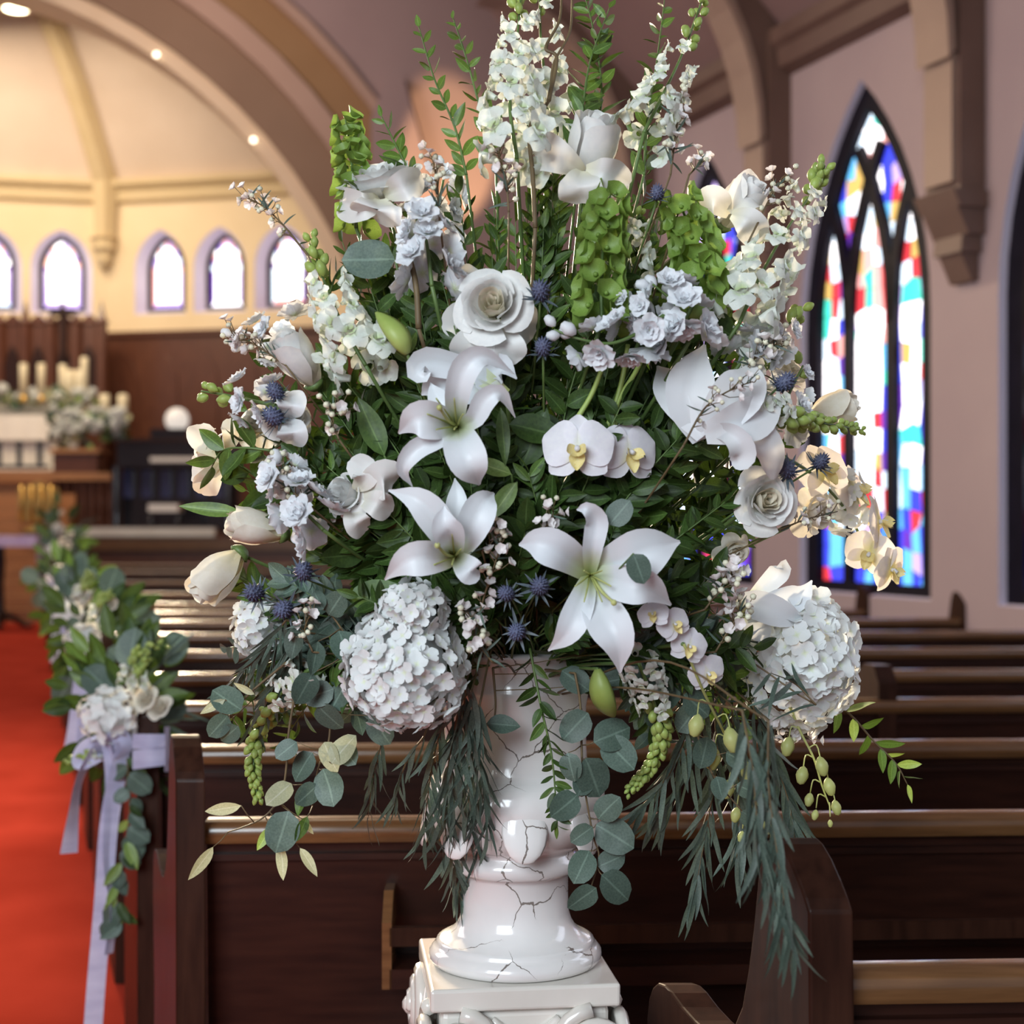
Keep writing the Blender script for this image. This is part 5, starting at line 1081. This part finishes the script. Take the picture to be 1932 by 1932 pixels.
# ---------------------------------------------------------------- tall greenery, vines, branches
MG = 'tall leafy green sprigs'
for pts, n, s, kd, lb in (([(880, 330), (858, 240), (820, 150), (790, 50)], 22, 44, 'mid', 'tall leafy green sprig left of the snapdragons, tip near the top'), ([(935, 300), (905, 200), (880, 110), (855, 35)], 22, 42, 'mid', 'tall leafy green sprig second from left at the top'),
                          ([(775, 330), (750, 280), (720, 220)], 12, 46, 'mid', 'short leafy green sprig above the profile rose'), ([(1095, 290), (1100, 200), (1115, 110), (1150, 15)], 30, 54, 'mid', 'broad leafy green sprig right of the tallest snapdragons'),
                          ([(1115, 300, .02), (1135, 180, .02), (1120, 60, .02), (1100, -20, .02)], 28, 50, ('mid', 'leaf'), 'second broad leafy green sprig behind the top rose'), ([(1215, 330), (1222, 220), (1240, 110), (1255, -10)], 28, 46, ('mid', 'leaf'), 'leafy green sprig left of the right-leaning snapdragon'),
                          ([(620, 560), (640, 510), (690, 470)], 10, 48, 'leaf', 'dark leafy sprig below the profile rose')):
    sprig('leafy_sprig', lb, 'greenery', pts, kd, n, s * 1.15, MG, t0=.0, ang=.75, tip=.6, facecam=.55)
sprig('ruscus_tip', 'bright green ruscus tip in front of the ivory rose at the left edge', 'ruscus', [(510, 850, -.03), (460, 845, -.05), (420, 850, -.05), (400, 880, -.05)], 'ruscus', 9, 74, None, t0=.1, ang=1.0, tip=.8)
def leaf_thing(px, py, ang, size, kind, label, dd=-.03, face=(0, -1, .3)):
    c = P(px, py, D(px, py) + dd); root = thing('single_leaf', label, 'leaf', MOUTH); d = V((math.cos(ang), -.1, math.sin(ang)))
    part('blade', LM[kind][0], root, basis(c, d, V(face) * 1, size * c.y / F)); stem_from_urn(root, c, r=.0018)
leaf_thing(455, 968, PI - .12, 118, 'lily', 'long light green leaf pointing left at the left edge'); leaf_thing(965, 895, PI - .35, 82, 'light', 'light green leaf left of the orchids under the lily'); leaf_thing(945, 770, -PI / 2 + .1, 110, 'lily', 'narrow green leaf hanging right of the recurved lily')
leaf_thing(975, 910, -2.2, 90, 'light', 'light green leaf below the recurved lily'); leaf_thing(725, 860, 2.0, 120, 'mid', 'broad green leaf left of the recurved lily', 0); leaf_thing(745, 490, PI, 100, 'euc', 'grey-green oval leaf below the profile rose', 0)
leaf_thing(1390, 640, 2.6, 110, 'big', 'dark green leaf above the back-turned lily', 0); leaf_thing(1010, 960, .5, 120, 'big', 'dark broad leaf under the orchids at centre', 0); leaf_thing(960, 800, -.2, 110, 'big', 'dark broad leaf left of the front orchids', .0); leaf_thing(985, 880, 1.2, 120, 'big', 'second dark broad leaf beside the front orchids', .01)
leaf_thing(655, 1130, .1, 130, 'ruscus', 'large flat green leaf above the left hydrangea', -.02); leaf_thing(1150, 990, .9, 60, 'euc', 'small grey leaf above the front lily', -.10); leaf_thing(1195, 1045, -1.2, 60, 'euc', 'small folded grey leaf lying on the front lily', -.17)
t = thing('curly_willow', 'thin brown curly willow branch rising through the snapdragons', 'branch', MOUTH)
for pts in ([(1010, 430), (1005, 330), (1000, 240), (1035, 190), (1045, 120), (1075, 60), (1080, -10)], [(1035, 190), (1050, 110), (1030, 90), (1055, 40), (1060, -10)]): tubepart(t, [P(x, y, D(x, y) - .03) for x, y in pts], .0035, .0016, M['twig'], 'branch', k=40)
stem_from_urn(t, P(1010, 430, D(1010, 430) - .03), m=M['twig'])
t = thing('bare_branch', 'bare brown branch beside the ruffled stock at upper left', 'branch', MOUTH)
tubepart(t, [P(x, y, D(x, y) - .04) for x, y in ((790, 620), (785, 540), (770, 480), (745, 420), (735, 380))], .0045, .003, M['twig'], 'branch', k=24); stem_from_urn(t, P(790, 620, D(790, 620) - .04), m=M['twig'])
sprig('trailing_vine', 'trailing vine with bright leaves reaching out at the lower right', 'vine', [(1545, 1320, 0), (1600, 1345, -.02), (1650, 1400, -.02), (1690, 1440, -.02), (1712, 1480, -.02)], ('light', 'mid'), 14, 58, None, t0=.1, ang=1.0, tip=.7, m='twig')
sprig('small_leaf_vine', 'small-leaved dark vine hanging in front of the urn', 'vine', [(1000, 1225, -.04), (1020, 1330, -.06), (1040, 1420, -.06), (1048, 1500, -.06), (1052, 1565, -.06)], ('leaf', 'mid'), 34, 46, None, t0=.02, ang=.9, tip=.6, depth=2.18)
# silver-dollar eucalyptus hanging right of the urn: each leaf where it hangs
EG2 = 'hanging eucalyptus branches'
def euc(label, stem, leaves, depth=2.13, kind='euc', m='twig', group=EG2):
    root = thing('eucalyptus_branch', label, 'eucalyptus', MOUTH, group); sp = [P(x, y, depth) for x, y in stem]; stem_from_urn(root, sp[0], r=.002, m=M[m]); tubepart(root, sp, .002, .0010, M[m], 'branch', k=24)
    cs = spline(sp, 24)
    for lf in leaves:
        x, y, x2, y2 = lf[:4]; kd = lf[4] if len(lf) > 4 else kind
        a, b = P(x, y, depth - .012 + R.uniform(-.01, .01)), P(x2, y2, depth - .02 + R.uniform(-.012, .012))
        q = min(cs, key=lambda c: (c - a).length); part('stalk', MB().tube([q, (q + a) / 2 + V((0, 0, -.002)), a], .0010, .0008, 4).mesh('stalk', M[m]), root)
        part('leaf', LM[kd][R.randrange(3)], root, basis(a, b - a, V((R.uniform(-.5, .5), -1, R.uniform(-.1, .5))), (b - a).length))
euc('hanging eucalyptus branch with round grey leaves right of the urn neck', [(1085, 1270), (1095, 1330), (1098, 1430), (1105, 1500), (1120, 1580), (1130, 1620), (1110, 1690)],
    [(1110, 1345, 1060, 1395), (1120, 1400, 1192, 1372), (1140, 1395, 1198, 1450), (1105, 1430, 1135, 1505), (1110, 1455, 1092, 1500), (1128, 1545, 1168, 1500), (1125, 1555, 1196, 1600), (1118, 1560, 1078, 1590), (1112, 1605, 1085, 1665), (1128, 1635, 1178, 1615), (1135, 1650, 1190, 1700), (1125, 1675, 1072, 1715), (1090, 1500, 1040, 1545), (1072, 1420, 1080, 1475)])
euc('hanging eucalyptus branch with pale undersides at the lower left edge', [(560, 1290), (545, 1380), (540, 1450), (530, 1500), (500, 1540), (460, 1560), (430, 1570)],
    [(455, 1520, 382, 1533, 'eucpl'), (402, 1598, 358, 1662, 'eucpl'), (550, 1478, 503, 1517, 'eucp'), (566, 1600, 602, 1652, 'eucpl'), (528, 1590, 540, 1660, 'eucpl'), (570, 1545, 592, 1574, 'eucpl'), (545, 1530, 520, 1610), (512, 1560, 485, 1605, 'light'), (575, 1480, 560, 1540, 'mid')])
euc('hanging eucalyptus branch with large round leaves under the left hydrangea', [(640, 1260), (625, 1330), (620, 1400), (600, 1450), (590, 1520)],
    [(630, 1300, 570, 1320), (625, 1340, 650, 1290), (600, 1330, 640, 1380), (625, 1440, 670, 1385, 'eucp'), (612, 1400, 628, 1455, 'eucp'), (700, 1350, 735, 1405), (610, 1450, 635, 1520), (560, 1400, 520, 1430), (590, 1420, 550, 1470), (640, 1400, 665, 1440), (600, 1480, 560, 1520), (580, 1540, 560, 1590, 'leaf')])
euc('eucalyptus branch with round leaves at the far lower left edge', [(540, 1250), (480, 1300), (440, 1340), (400, 1370)], [(455, 1340, 400, 1300), (430, 1350, 395, 1390), (450, 1370, 415, 1400), (425, 1320, 375, 1345, 'eucpl'), (480, 1310, 440, 1290, 'eucpl')])
euc('eucalyptus leaves lying against the urn neck under the lilies', [(930, 1260), (935, 1330), (930, 1370)], [(918, 1365, 982, 1368, 'eucl'), (1060, 1265, 1110, 1300), (1130, 1290, 1195, 1275, 'eucl'), (1095, 1235, 1080, 1200)], 2.16)
euc('eucalyptus branch with grey leaves below the small orchids at right', [(1270, 1240), (1300, 1310), (1320, 1400), (1350, 1470), (1400, 1530)], [(1275, 1290, 1245, 1335), (1290, 1310, 1340, 1350), (1320, 1330, 1280, 1380), (1335, 1390, 1325, 1450), (1352, 1465, 1365, 1510), (1400, 1530, 1440, 1560), (1390, 1480, 1430, 1500), (1300, 1260, 1350, 1230), (1370, 1420, 1410, 1440)], 2.14)
euc('eucalyptus branch with round leaves above the left hydrangea', [(680, 1250), (640, 1180), (600, 1130)], [(610, 1150, 590, 1115), (620, 1160, 645, 1120), (560, 1180, 555, 1245, 'eucl'), (600, 1210, 590, 1275, 'eucl'), (640, 1190, 660, 1250), (590, 1270, 560, 1330)], 2.10)
# slim-leaved eucalyptus hanging in curtains
WG = 'hanging willow eucalyptus'
rw = random.Random(5)
for pts, n, s, lb in (([(880, 1290), (870, 1380), (850, 1480), (855, 1600), (870, 1680)], 60, 95, 'thick curtain of slim grey eucalyptus leaves left of the urn neck'), ([(890, 1300), (900, 1390), (910, 1480), (920, 1560)], 40, 90, 'slim grey eucalyptus leaves hanging across the urn neck'),
                      ([(850, 1320), (820, 1420), (805, 1520), (800, 1580)], 34, 80, 'slim olive eucalyptus leaves beside the urn shoulder'), ([(800, 1390), (770, 1430), (750, 1490), (745, 1520)], 18, 66, 'sparse olive eucalyptus twig left of the urn'), ([(720, 1400), (705, 1460), (695, 1540)], 18, 70, 'sparse slim eucalyptus twig under the left hydrangea'),
                      ([(1330, 1330), (1310, 1430), (1270, 1500), (1240, 1540)], 34, 96, 'slim eucalyptus leaves fanning left under the orchid buds'), ([(1350, 1340), (1350, 1460), (1330, 1580), (1310, 1690)], 44, 100, 'long slim eucalyptus branch hanging lowest right of the urn'),
                      ([(1400, 1340), (1420, 1450), (1430, 1560), (1450, 1660), (1480, 1760)], 48, 104, 'long slim eucalyptus branch hanging before the near pew end'), ([(1420, 1330), (1460, 1430), (1490, 1520), (1500, 1590)], 44, 96, 'slim eucalyptus leaves hanging below the right hydrangea'),
                      ([(1380, 1330), (1390, 1430), (1395, 1540), (1390, 1620)], 44, 98, 'dense slim eucalyptus leaves in the middle of the right curtain'), ([(540, 1170), (500, 1220), (460, 1260), (420, 1310)], 46, 80, 'slim eucalyptus leaves sweeping down at the lower left edge'), ([(560, 1190), (540, 1250), (500, 1320), (470, 1370)], 38, 78, 'slim eucalyptus leaves behind the lower left snapdragon'), ([(1540, 1330), (1500, 1290), (1455, 1270)], 10, 90, 'slim eucalyptus leaves lying on the right hydrangea'), ([(865, 1340), (845, 1450), (840, 1560), (855, 1650), (872, 1700)], 40, 84, 'slim dark eucalyptus strand trailing down to the urn foot'), ([(905, 1330), (890, 1440), (885, 1540), (905, 1620)], 34, 84, 'slim dark eucalyptus strand over the egg moulding'), ([(1300, 1350), (1280, 1430), (1240, 1490), (1200, 1530)], 26, 90, 'slim eucalyptus strand closest to the urn in the right curtain'), ([(1450, 1360), (1450, 1480), (1465, 1600), (1480, 1700), (1500, 1800)], 36, 96, 'slim eucalyptus strand hanging lowest in front of the near pew end')):
    sprig('willow_eucalyptus', lb, 'eucalyptus', [(x, y, -.20 if 'lying' in lb else (-.04 if x > 950 or x < 700 else -.02)) for x, y in pts], 'willow', int(n * .8), s * 1.25, WG, t0=.03, ang=.42, m='twig', r=.0016, tip=.8, droop=.55, facecam=.8, depth=1.79 if 'pew end' in lb else None)
# ---------------------------------------------------------------- dark foliage filling the heart of the bouquet
POLY = [(450, 640), (560, 510), (690, 440), (800, 400), (870, 330), (960, 320), (1060, 330), (1220, 340), (1320, 440), (1400, 600), (1480, 640), (1500, 800), (1500, 960), (1450, 1060), (1440, 1180), (1380, 1330), (1230, 1330), (1150, 1250), (900, 1260), (820, 1330), (620, 1330), (520, 1260), (480, 1150), (440, 960)]
LAND = [((930, 578), 'behind the central rose'), ((715, 362), 'below the profile rose'), ((1100, 300), 'under the top rose'), ((1390, 390), 'under the upper right rose'), ((568, 685), 'behind the half-closed left rosebud'), ((655, 935), 'around the creamy left rose'),
        ((500, 800), 'behind the ivory roses of the left edge'), ((490, 998), 'beside the left-pointing ivory rosebud'), ((1442, 945), 'behind the right front-facing rose'), ((865, 800), 'behind the recurved lily'), ((858, 1050), 'behind the cupped lily'), ((1113, 1084), 'behind the large front lily'),
        ((1138, 850), 'around the pair of orchids'), ((1350, 740), 'behind the back-turned lily'), ((765, 1262), 'beside the left hydrangea'), ((1500, 1240), 'beside the right hydrangea'), ((1140, 480), 'beside the central bells of Ireland'), ((1305, 470), 'beside the right bells of Ireland'),
        ((1180, 640), 'under the sideways stock'), ((1020, 600), 'around the two blue thistles of the centre'), ((740, 630), 'beside the slanting lily bud'), ((800, 480), 'behind the ruffled stock'), ((650, 600), 'behind the left snapdragon'), ((990, 950), 'between the orchids and the lower lilies'), ((950, 1170), 'above the urn rim'),
        ((1250, 980), 'right of the orchids'), ((1280, 1100), 'right of the large front lily'), ((600, 1080), 'above the lower left thistles'), ((680, 780), 'left of the recurved lily'), ((1000, 420), 'among the bare stems'), ((620, 1250), 'above the hanging eucalyptus'), ((1250, 800), 'right of the right orchid'), ((1330, 1280), 'behind the orchid buds'), ((560, 950), 'behind the left stock cluster')]
def near(x, y): return min(LAND, key=lambda l: (l[0][0] - x) ** 2 + (l[0][1] - y) ** 2)[1]
rf = random.Random(21); plan = []
while len(plan) < 150:
    x, y = rf.uniform(440, 1500), rf.uniform(320, 1340)
    if not inside(POLY, x, y): continue
    bx, by = 980 + (x - 980) * .35, 1240 + (y - 1240) * .35
    dd = rf.uniform(-.04, .13); low = y > 1050; q = rf.random()
    kd, ad = (('leaf', 'big'), 'broad leaves') if q < .45 else ('leaf', 'small leaves') if q < .72 else ((('euc', 'leaf'), 'grey leaves') if low else (('leaf', 'mid'), 'bright leaves'))
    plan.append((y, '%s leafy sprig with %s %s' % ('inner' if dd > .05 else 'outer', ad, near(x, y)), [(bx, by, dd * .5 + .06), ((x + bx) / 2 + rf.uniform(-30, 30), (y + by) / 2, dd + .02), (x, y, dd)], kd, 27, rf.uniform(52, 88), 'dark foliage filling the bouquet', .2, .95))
for poly, ctr in (([(420, 1080), (640, 1080), (670, 1340), (600, 1470), (500, 1440), (400, 1340)], 0), ([(1190, 1180), (1430, 1160), (1440, 1380), (1360, 1480), (1220, 1440)], 1)):
    n0 = 0
    while n0 < 24:
        x, y = rf.uniform(390, 690) if not ctr else rf.uniform(1180, 1450), rf.uniform(1080, 1490)
        if not inside(poly, x, y): continue
        n0 += 1; dd = rf.uniform(-.03, .08); q = rf.random(); sx0 = 850 if not ctr else 1110
        kd, ad = (('leaf', 'eucl'), 'grey and green leaves') if q < .4 else (('leaf', 'mid'), 'bright leaves') if q < .6 else ('willow', 'slim leaves') if q < .85 else ('eucl', 'oval grey leaves')
        plan.append((y, 'drooping sprig with %s %s' % (ad, near(x, y)), [(sx0 + (x - sx0) * .25, 1215, .02), (sx0 + (x - sx0) * .7, 1190 + (y - 1190) * .4, dd), (x, y, dd)], kd, 24, rf.uniform(50, 78), 'drooping sprigs at both sides', .25, .8))
# upright dark sprigs closing the top of the bouquet
rf = random.Random(77)
for i in range(34):
    x = rf.uniform(640, 1400); yt = 330 + abs(x - 1010) * .42 + rf.uniform(-40, 120); bx = 985 + (x - 985) * .6; mx_ = rf.random() < .6
    plan.append((yt, 'upright sprig with %s leaves, tip %s' % ('bright' if mx_ else 'dark', near(x, yt)), [(bx, yt + 420, .10), ((x + bx) / 2, yt + 210, .08), (x, yt, .05)], ('leaf', 'mid') if mx_ else 'leaf', 26, rf.uniform(46, 66), 'upright sprigs at the top', .05, .7))
for lab in sorted({p[1] for p in plan}):             # neighbours of one look are told apart by height
    same = sorted([p for p in plan if p[1] == lab], key=lambda p: p[0])
    for i, p in enumerate(same):
        suf = '' if len(same) == 1 else ', ' + ('highest', 'second', 'third', 'fourth', 'fifth', 'sixth', 'seventh', 'eighth', 'ninth', 'tenth')[i] + ('' if i == 0 else ' down')
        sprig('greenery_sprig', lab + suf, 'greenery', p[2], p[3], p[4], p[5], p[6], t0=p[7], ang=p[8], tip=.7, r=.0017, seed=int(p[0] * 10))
xs_ = sorted(rf.uniform(880, 1240) for i in range(9))
for i, x in enumerate(xs_):
    yt = rf.uniform(170, 330); bx = 985 + (x - 985) * .7
    sprig('fine_stem', 'fine reddish bare-tipped stem at the top, %s from the left' % ('first', 'second', 'third', 'fourth', 'fifth', 'sixth', 'seventh', 'eighth', 'ninth')[i], 'stem', [(bx, yt + 360, .08), ((x + bx) / 2, yt + 180, .07), (x, yt, .06)], 'leaf', 9, 34, 'fine stems at the top', t0=.1, ang=.6, tip=.6, m='twig', r=.0014, seed=700 + i)
# ---------------------------------------------------------------- ribboned flower bunches tied to the pew ends along the aisle
def ribbon_strip(root, pts, w, name='ribbon_tail', m='ribbon'):
    sp = spline(pts, 20); ph = R.uniform(0, 6)
    def fn(u, v):
        k = round(v * 20); c = sp[k]; t = (sp[min(k + 1, 20)] - sp[max(k - 1, 0)]).normalized(); a = ph * .2 + .8 * math.sin(v * 4 + ph)
        s = t.cross((CAM - c).normalized()); s = s.normalized() if s.length > 1e-5 else V((1, 0, 0)); n = s.cross(t)
        return c + (s * math.cos(a * .6) + n * math.sin(a * .6)) * (u - .5) * w
    return part(name, MB().grid(fn, 3, 20).mesh(name, M[m]), root)
def headmesh(seed):
    r = random.Random(seed); mb = MB(); fl = FL['hyd'][0]; fv = [v.co.copy() for v in fl.vertices]; ff = [tuple(p.vertices) for p in fl.polygons]
    for i in range(46):
        z = 1 - 2 * (i + .5) / 46; a = i * 2.39996; q = math.sqrt(1 - z * z); d = V((q * math.cos(a), q * math.sin(a), z)); Mx = facing(d * r.uniform(.85, 1.05), d + rv(.4, r), .30, r.uniform(0, 6)); mb.add([Mx @ v for v in fv], ff, [(.5, .6)] * len(fv))
    mb.ball((0, 0, 0), .75, 8, 6); return mb.mesh('hydrangea_head', M['hyd'])
HM = [headmesh(s) for s in (1, 2)]
def pew_bunch(d, hx, hy, hr, label, n_leaf, spikes, tails, seed, roses=2, lf=70, band=None, spread=110):
    r = random.Random(seed); c = P(hx, hy, d); k = d / F
    root = thing('pew_bouquet', label, 'pew bouquet', c, 'flower bunches tied along the aisle')
    h = part('hydrangea_head', HM[seed % 2], root, Matrix.Translation(c) @ Matrix.Scale(hr * k, 4)); h['kind'] = 'stuff'
    cc = P(hx + hr * .6, hy - hr * .3, d + .03)
    for i in range(n_leaf):
        a = r.uniform(0, 2 * PI); e = cc + V((math.cos(a) * 1.0, r.uniform(.05, .6), math.sin(a) * 1.15)) * spread * k * r.uniform(.25, 1.0)
        dr = (e - cc).normalized() + V((0, 0, -.15)); part('leaf', r.choice(LM[r.choice(['leaf', 'euc', 'mid', 'leaf', 'willow', 'leaf'])]), root, basis(e, dr, CAM - e + rv(1.2, r), lf * k * r.uniform(.7, 1.2)))
    for i in range(roses):
        e = cc + V((r.uniform(-.1, .9), -.3, r.uniform(-.2, 1.1))) * spread * .7 * k; Mx = facing(e, V((r.uniform(-.6, .2), -.8, r.uniform(0, .6))), hr * .52 * k)
        mb = MB()
        for me in ROSE['open', 'rosecream'][4:]:
            mb.add([v.co.copy() for v in me.vertices], [tuple(p.vertices) for p in me.polygons], [(.5, .9)] * len(me.vertices))
        part('rose_head', mb.mesh('rose_head', M['rosecream']), root, Mx)
    for pts in spikes:
        sp = spline([P(x, y, d - .02) for x, y in pts], 20); fs_ = part('flower_stem', MB().tube(sp, .003, .0015, 5).mesh('flower_stem', M['stem']), root)
        for i in range(18):
            t = i / 17; q = sp[int(t * 20)]; tg = (sp[min(20, int(t * 20) + 1)] - sp[max(0, int(t * 20) - 1)]).normalized(); a = i * 2.4; x = tg.orthogonal().normalized(); y = tg.cross(x); rad = x * math.cos(a) + y * math.sin(a)
            if t < .35: part('floret', FL['snap'][i % 3], fs_, facing(q + rad * 12 * k, rad + tg * .4, 13 * k))
            else: part('bud', BUD['green'], fs_, facing(q + rad * 6 * k, rad * .5 + tg, (9 - 5 * t) * k))
    for pts, w in tails: ribbon_strip(root, [P(x, y, d + (p[0] if p else -.03)) for x, y, *p in pts], w * k)
    if band:
        x0, y0, x1, y1, e = band
        for q, (ya, yb) in enumerate(((0, .42), (.46, 1))):
            mb = MB(); mb.grid(lambda u, v: P(x0 + (x1 - x0) * u, y0 + (y1 - y0) * (ya + (yb - ya) * v) - 8 * u * (q), e - .02 * math.sin(PI * u)), 6, 2); part('ribbon_band', mb.mesh('ribbon_band', M['ribbon']), root)
        mb = MB(); mb.grid(lambda u, v: P(x1 - 2 + 10 * u, y0 - 14 + (y1 - y0 + 18) * v, e + .05 * u), 2, 6); part('ribbon_knot', mb.mesh('ribbon_knot', M['ribbon']), root)
    return root
pew_bunch(3.78, 205, 1352, 52, 'nearest pew bouquet with cream hydrangea and long pale blue ribbons', 66, [[(235, 1290), (250, 1250), (270, 1222), (318, 1216)], [(190, 1420), (160, 1425), (125, 1440)], [(265, 1300), (262, 1260), (285, 1235)]],
          [([(215, 1395), (180, 1420), (150, 1470), (138, 1540), (130, 1610)], 36), ([(235, 1400), (222, 1460), (205, 1560), (195, 1700), (182, 1850), (172, 1990)], 34), ([(205, 1400), (212, 1480), (205, 1620), (215, 1720), (205, 1800)], 26), ([(200, 1400), (225, 1385), (240, 1410), (215, 1440), (200, 1405)], 26), ([(200, 1395), (160, 1410), (150, 1440), (190, 1425)], 26)],
          4, 3, 72, (250, 1385, 312, 1452, 3.72), 120)
# trailing leaves under the nearest bunch
tr = thing('trailing_eucalyptus', 'eucalyptus trailing down among the ribbons of the nearest pew bouquet', 'eucalyptus', P(240, 1430, 3.76))
sp = spline([P(x, y, 3.74) for x, y in ((240, 1430), (245, 1520), (235, 1600), (220, 1680), (230, 1740))], 24); part('branch', MB().tube(sp, .0025, .0012, 5).mesh('branch', M['twig']), tr)
for i in range(26):
    q = sp[min(24, i)]; a = R.uniform(-1, 1); part('leaf', R.choice(LM[R.choice(['euc', 'eucl', 'leaf', 'light', 'euc'])]), tr, basis(q, V((a, R.uniform(-.5, .3), -.6)), CAM - q + rv(1), R.uniform(34, 60) * 3.74 / F))
pew_bunch(4.70, 155, 1212, 32, 'second pew bouquet from the urn with round cream hydrangea', 54, [[(180, 1170), (195, 1130), (212, 1120)]], [([(155, 1240), (150, 1300), (140, 1380), (128, 1440)], 26), ([(175, 1255), (170, 1290), (160, 1360), (155, 1440)], 26), ([(130, 1262), (150, 1258), (180, 1268), (172, 1280), (150, 1268)], 16)], 8, 3, 56, None, 92)
pew_bunch(5.62, 128, 1160, 24, 'third pew bouquet from the urn with lilac-white blooms', 42, [[(150, 1130), (165, 1100), (170, 1080)]], [([(125, 1180), (118, 1240), (112, 1320)], 20)], 13, 3, 46, None, 76)
pew_bunch(6.6, 112, 1128, 20, 'fourth pew bouquet from the urn with pale roses', 34, [], [([(108, 1140), (104, 1190), (100, 1250)], 16)], 18, 3, 40, None, 64)
pew_bunch(8.6, 104, 1085, 16, 'fifth pew bouquet from the urn, small in the distance', 28, [], [([(98, 1095), (95, 1140)], 12)], 23, 3, 36, None, 52)
pew_bunch(12.1, 102, 1040, 14, 'sixth pew bouquet from the urn, far down the aisle', 24, [], [], 28, 3, 34, None, 46)
pew_bunch(17.4, 108, 1000, 12, 'farthest pew bouquet at the front of the aisle', 22, [], [], 33, 2, 34, None, 40)
# ---------------------------------------------------------------- altar flowers
def altar_flowers(px, py, d, rx, ry, n, label, seed, root_y):
    r = random.Random(seed); c = P(px, py, d); k = d / F; root = thing('altar_arrangement', label, 'flowers', P(px, root_y, d))
    for i in range(n):
        e = c + V((r.uniform(-1, 1) * rx, r.uniform(-.5, .4) * rx, r.uniform(-1, 1) * ry)) * k
        if i % 3 == 0:
            part('flower_head', HM[i % 2], root, Matrix.Translation(e + V((0, -.1, .05))) @ Matrix.Scale(r.uniform(6, 10) * k, 4))['kind'] = 'stuff'
        else: part('leaf', r.choice(LM[r.choice(['light', 'euc', 'mid', 'eucp'])]), root, basis(e, rv(1, r) + V((0, 0, .2)), CAM - e, r.uniform(14, 28) * k))
    part('foam_base', MB().ball(c - V((0, -.1, ry * .4 * k)), (rx * .6 * k, .2, ry * .5 * k), 8, 6).mesh('foam_base', M['stem']), root)
altar_flowers(138, 790, 24.25, 42, 48, 90, 'large green and white flower arrangement at the right end of the altar', 3, 835)
altar_flowers(205, 800, 23.75, 36, 22, 54, 'low white flower arrangement around the thick cream candles', 5, 818)
altar_flowers(40, 752, 25.2, 70, 12, 60, 'row of greenery and white blooms along the altar shelf', 7, 762)
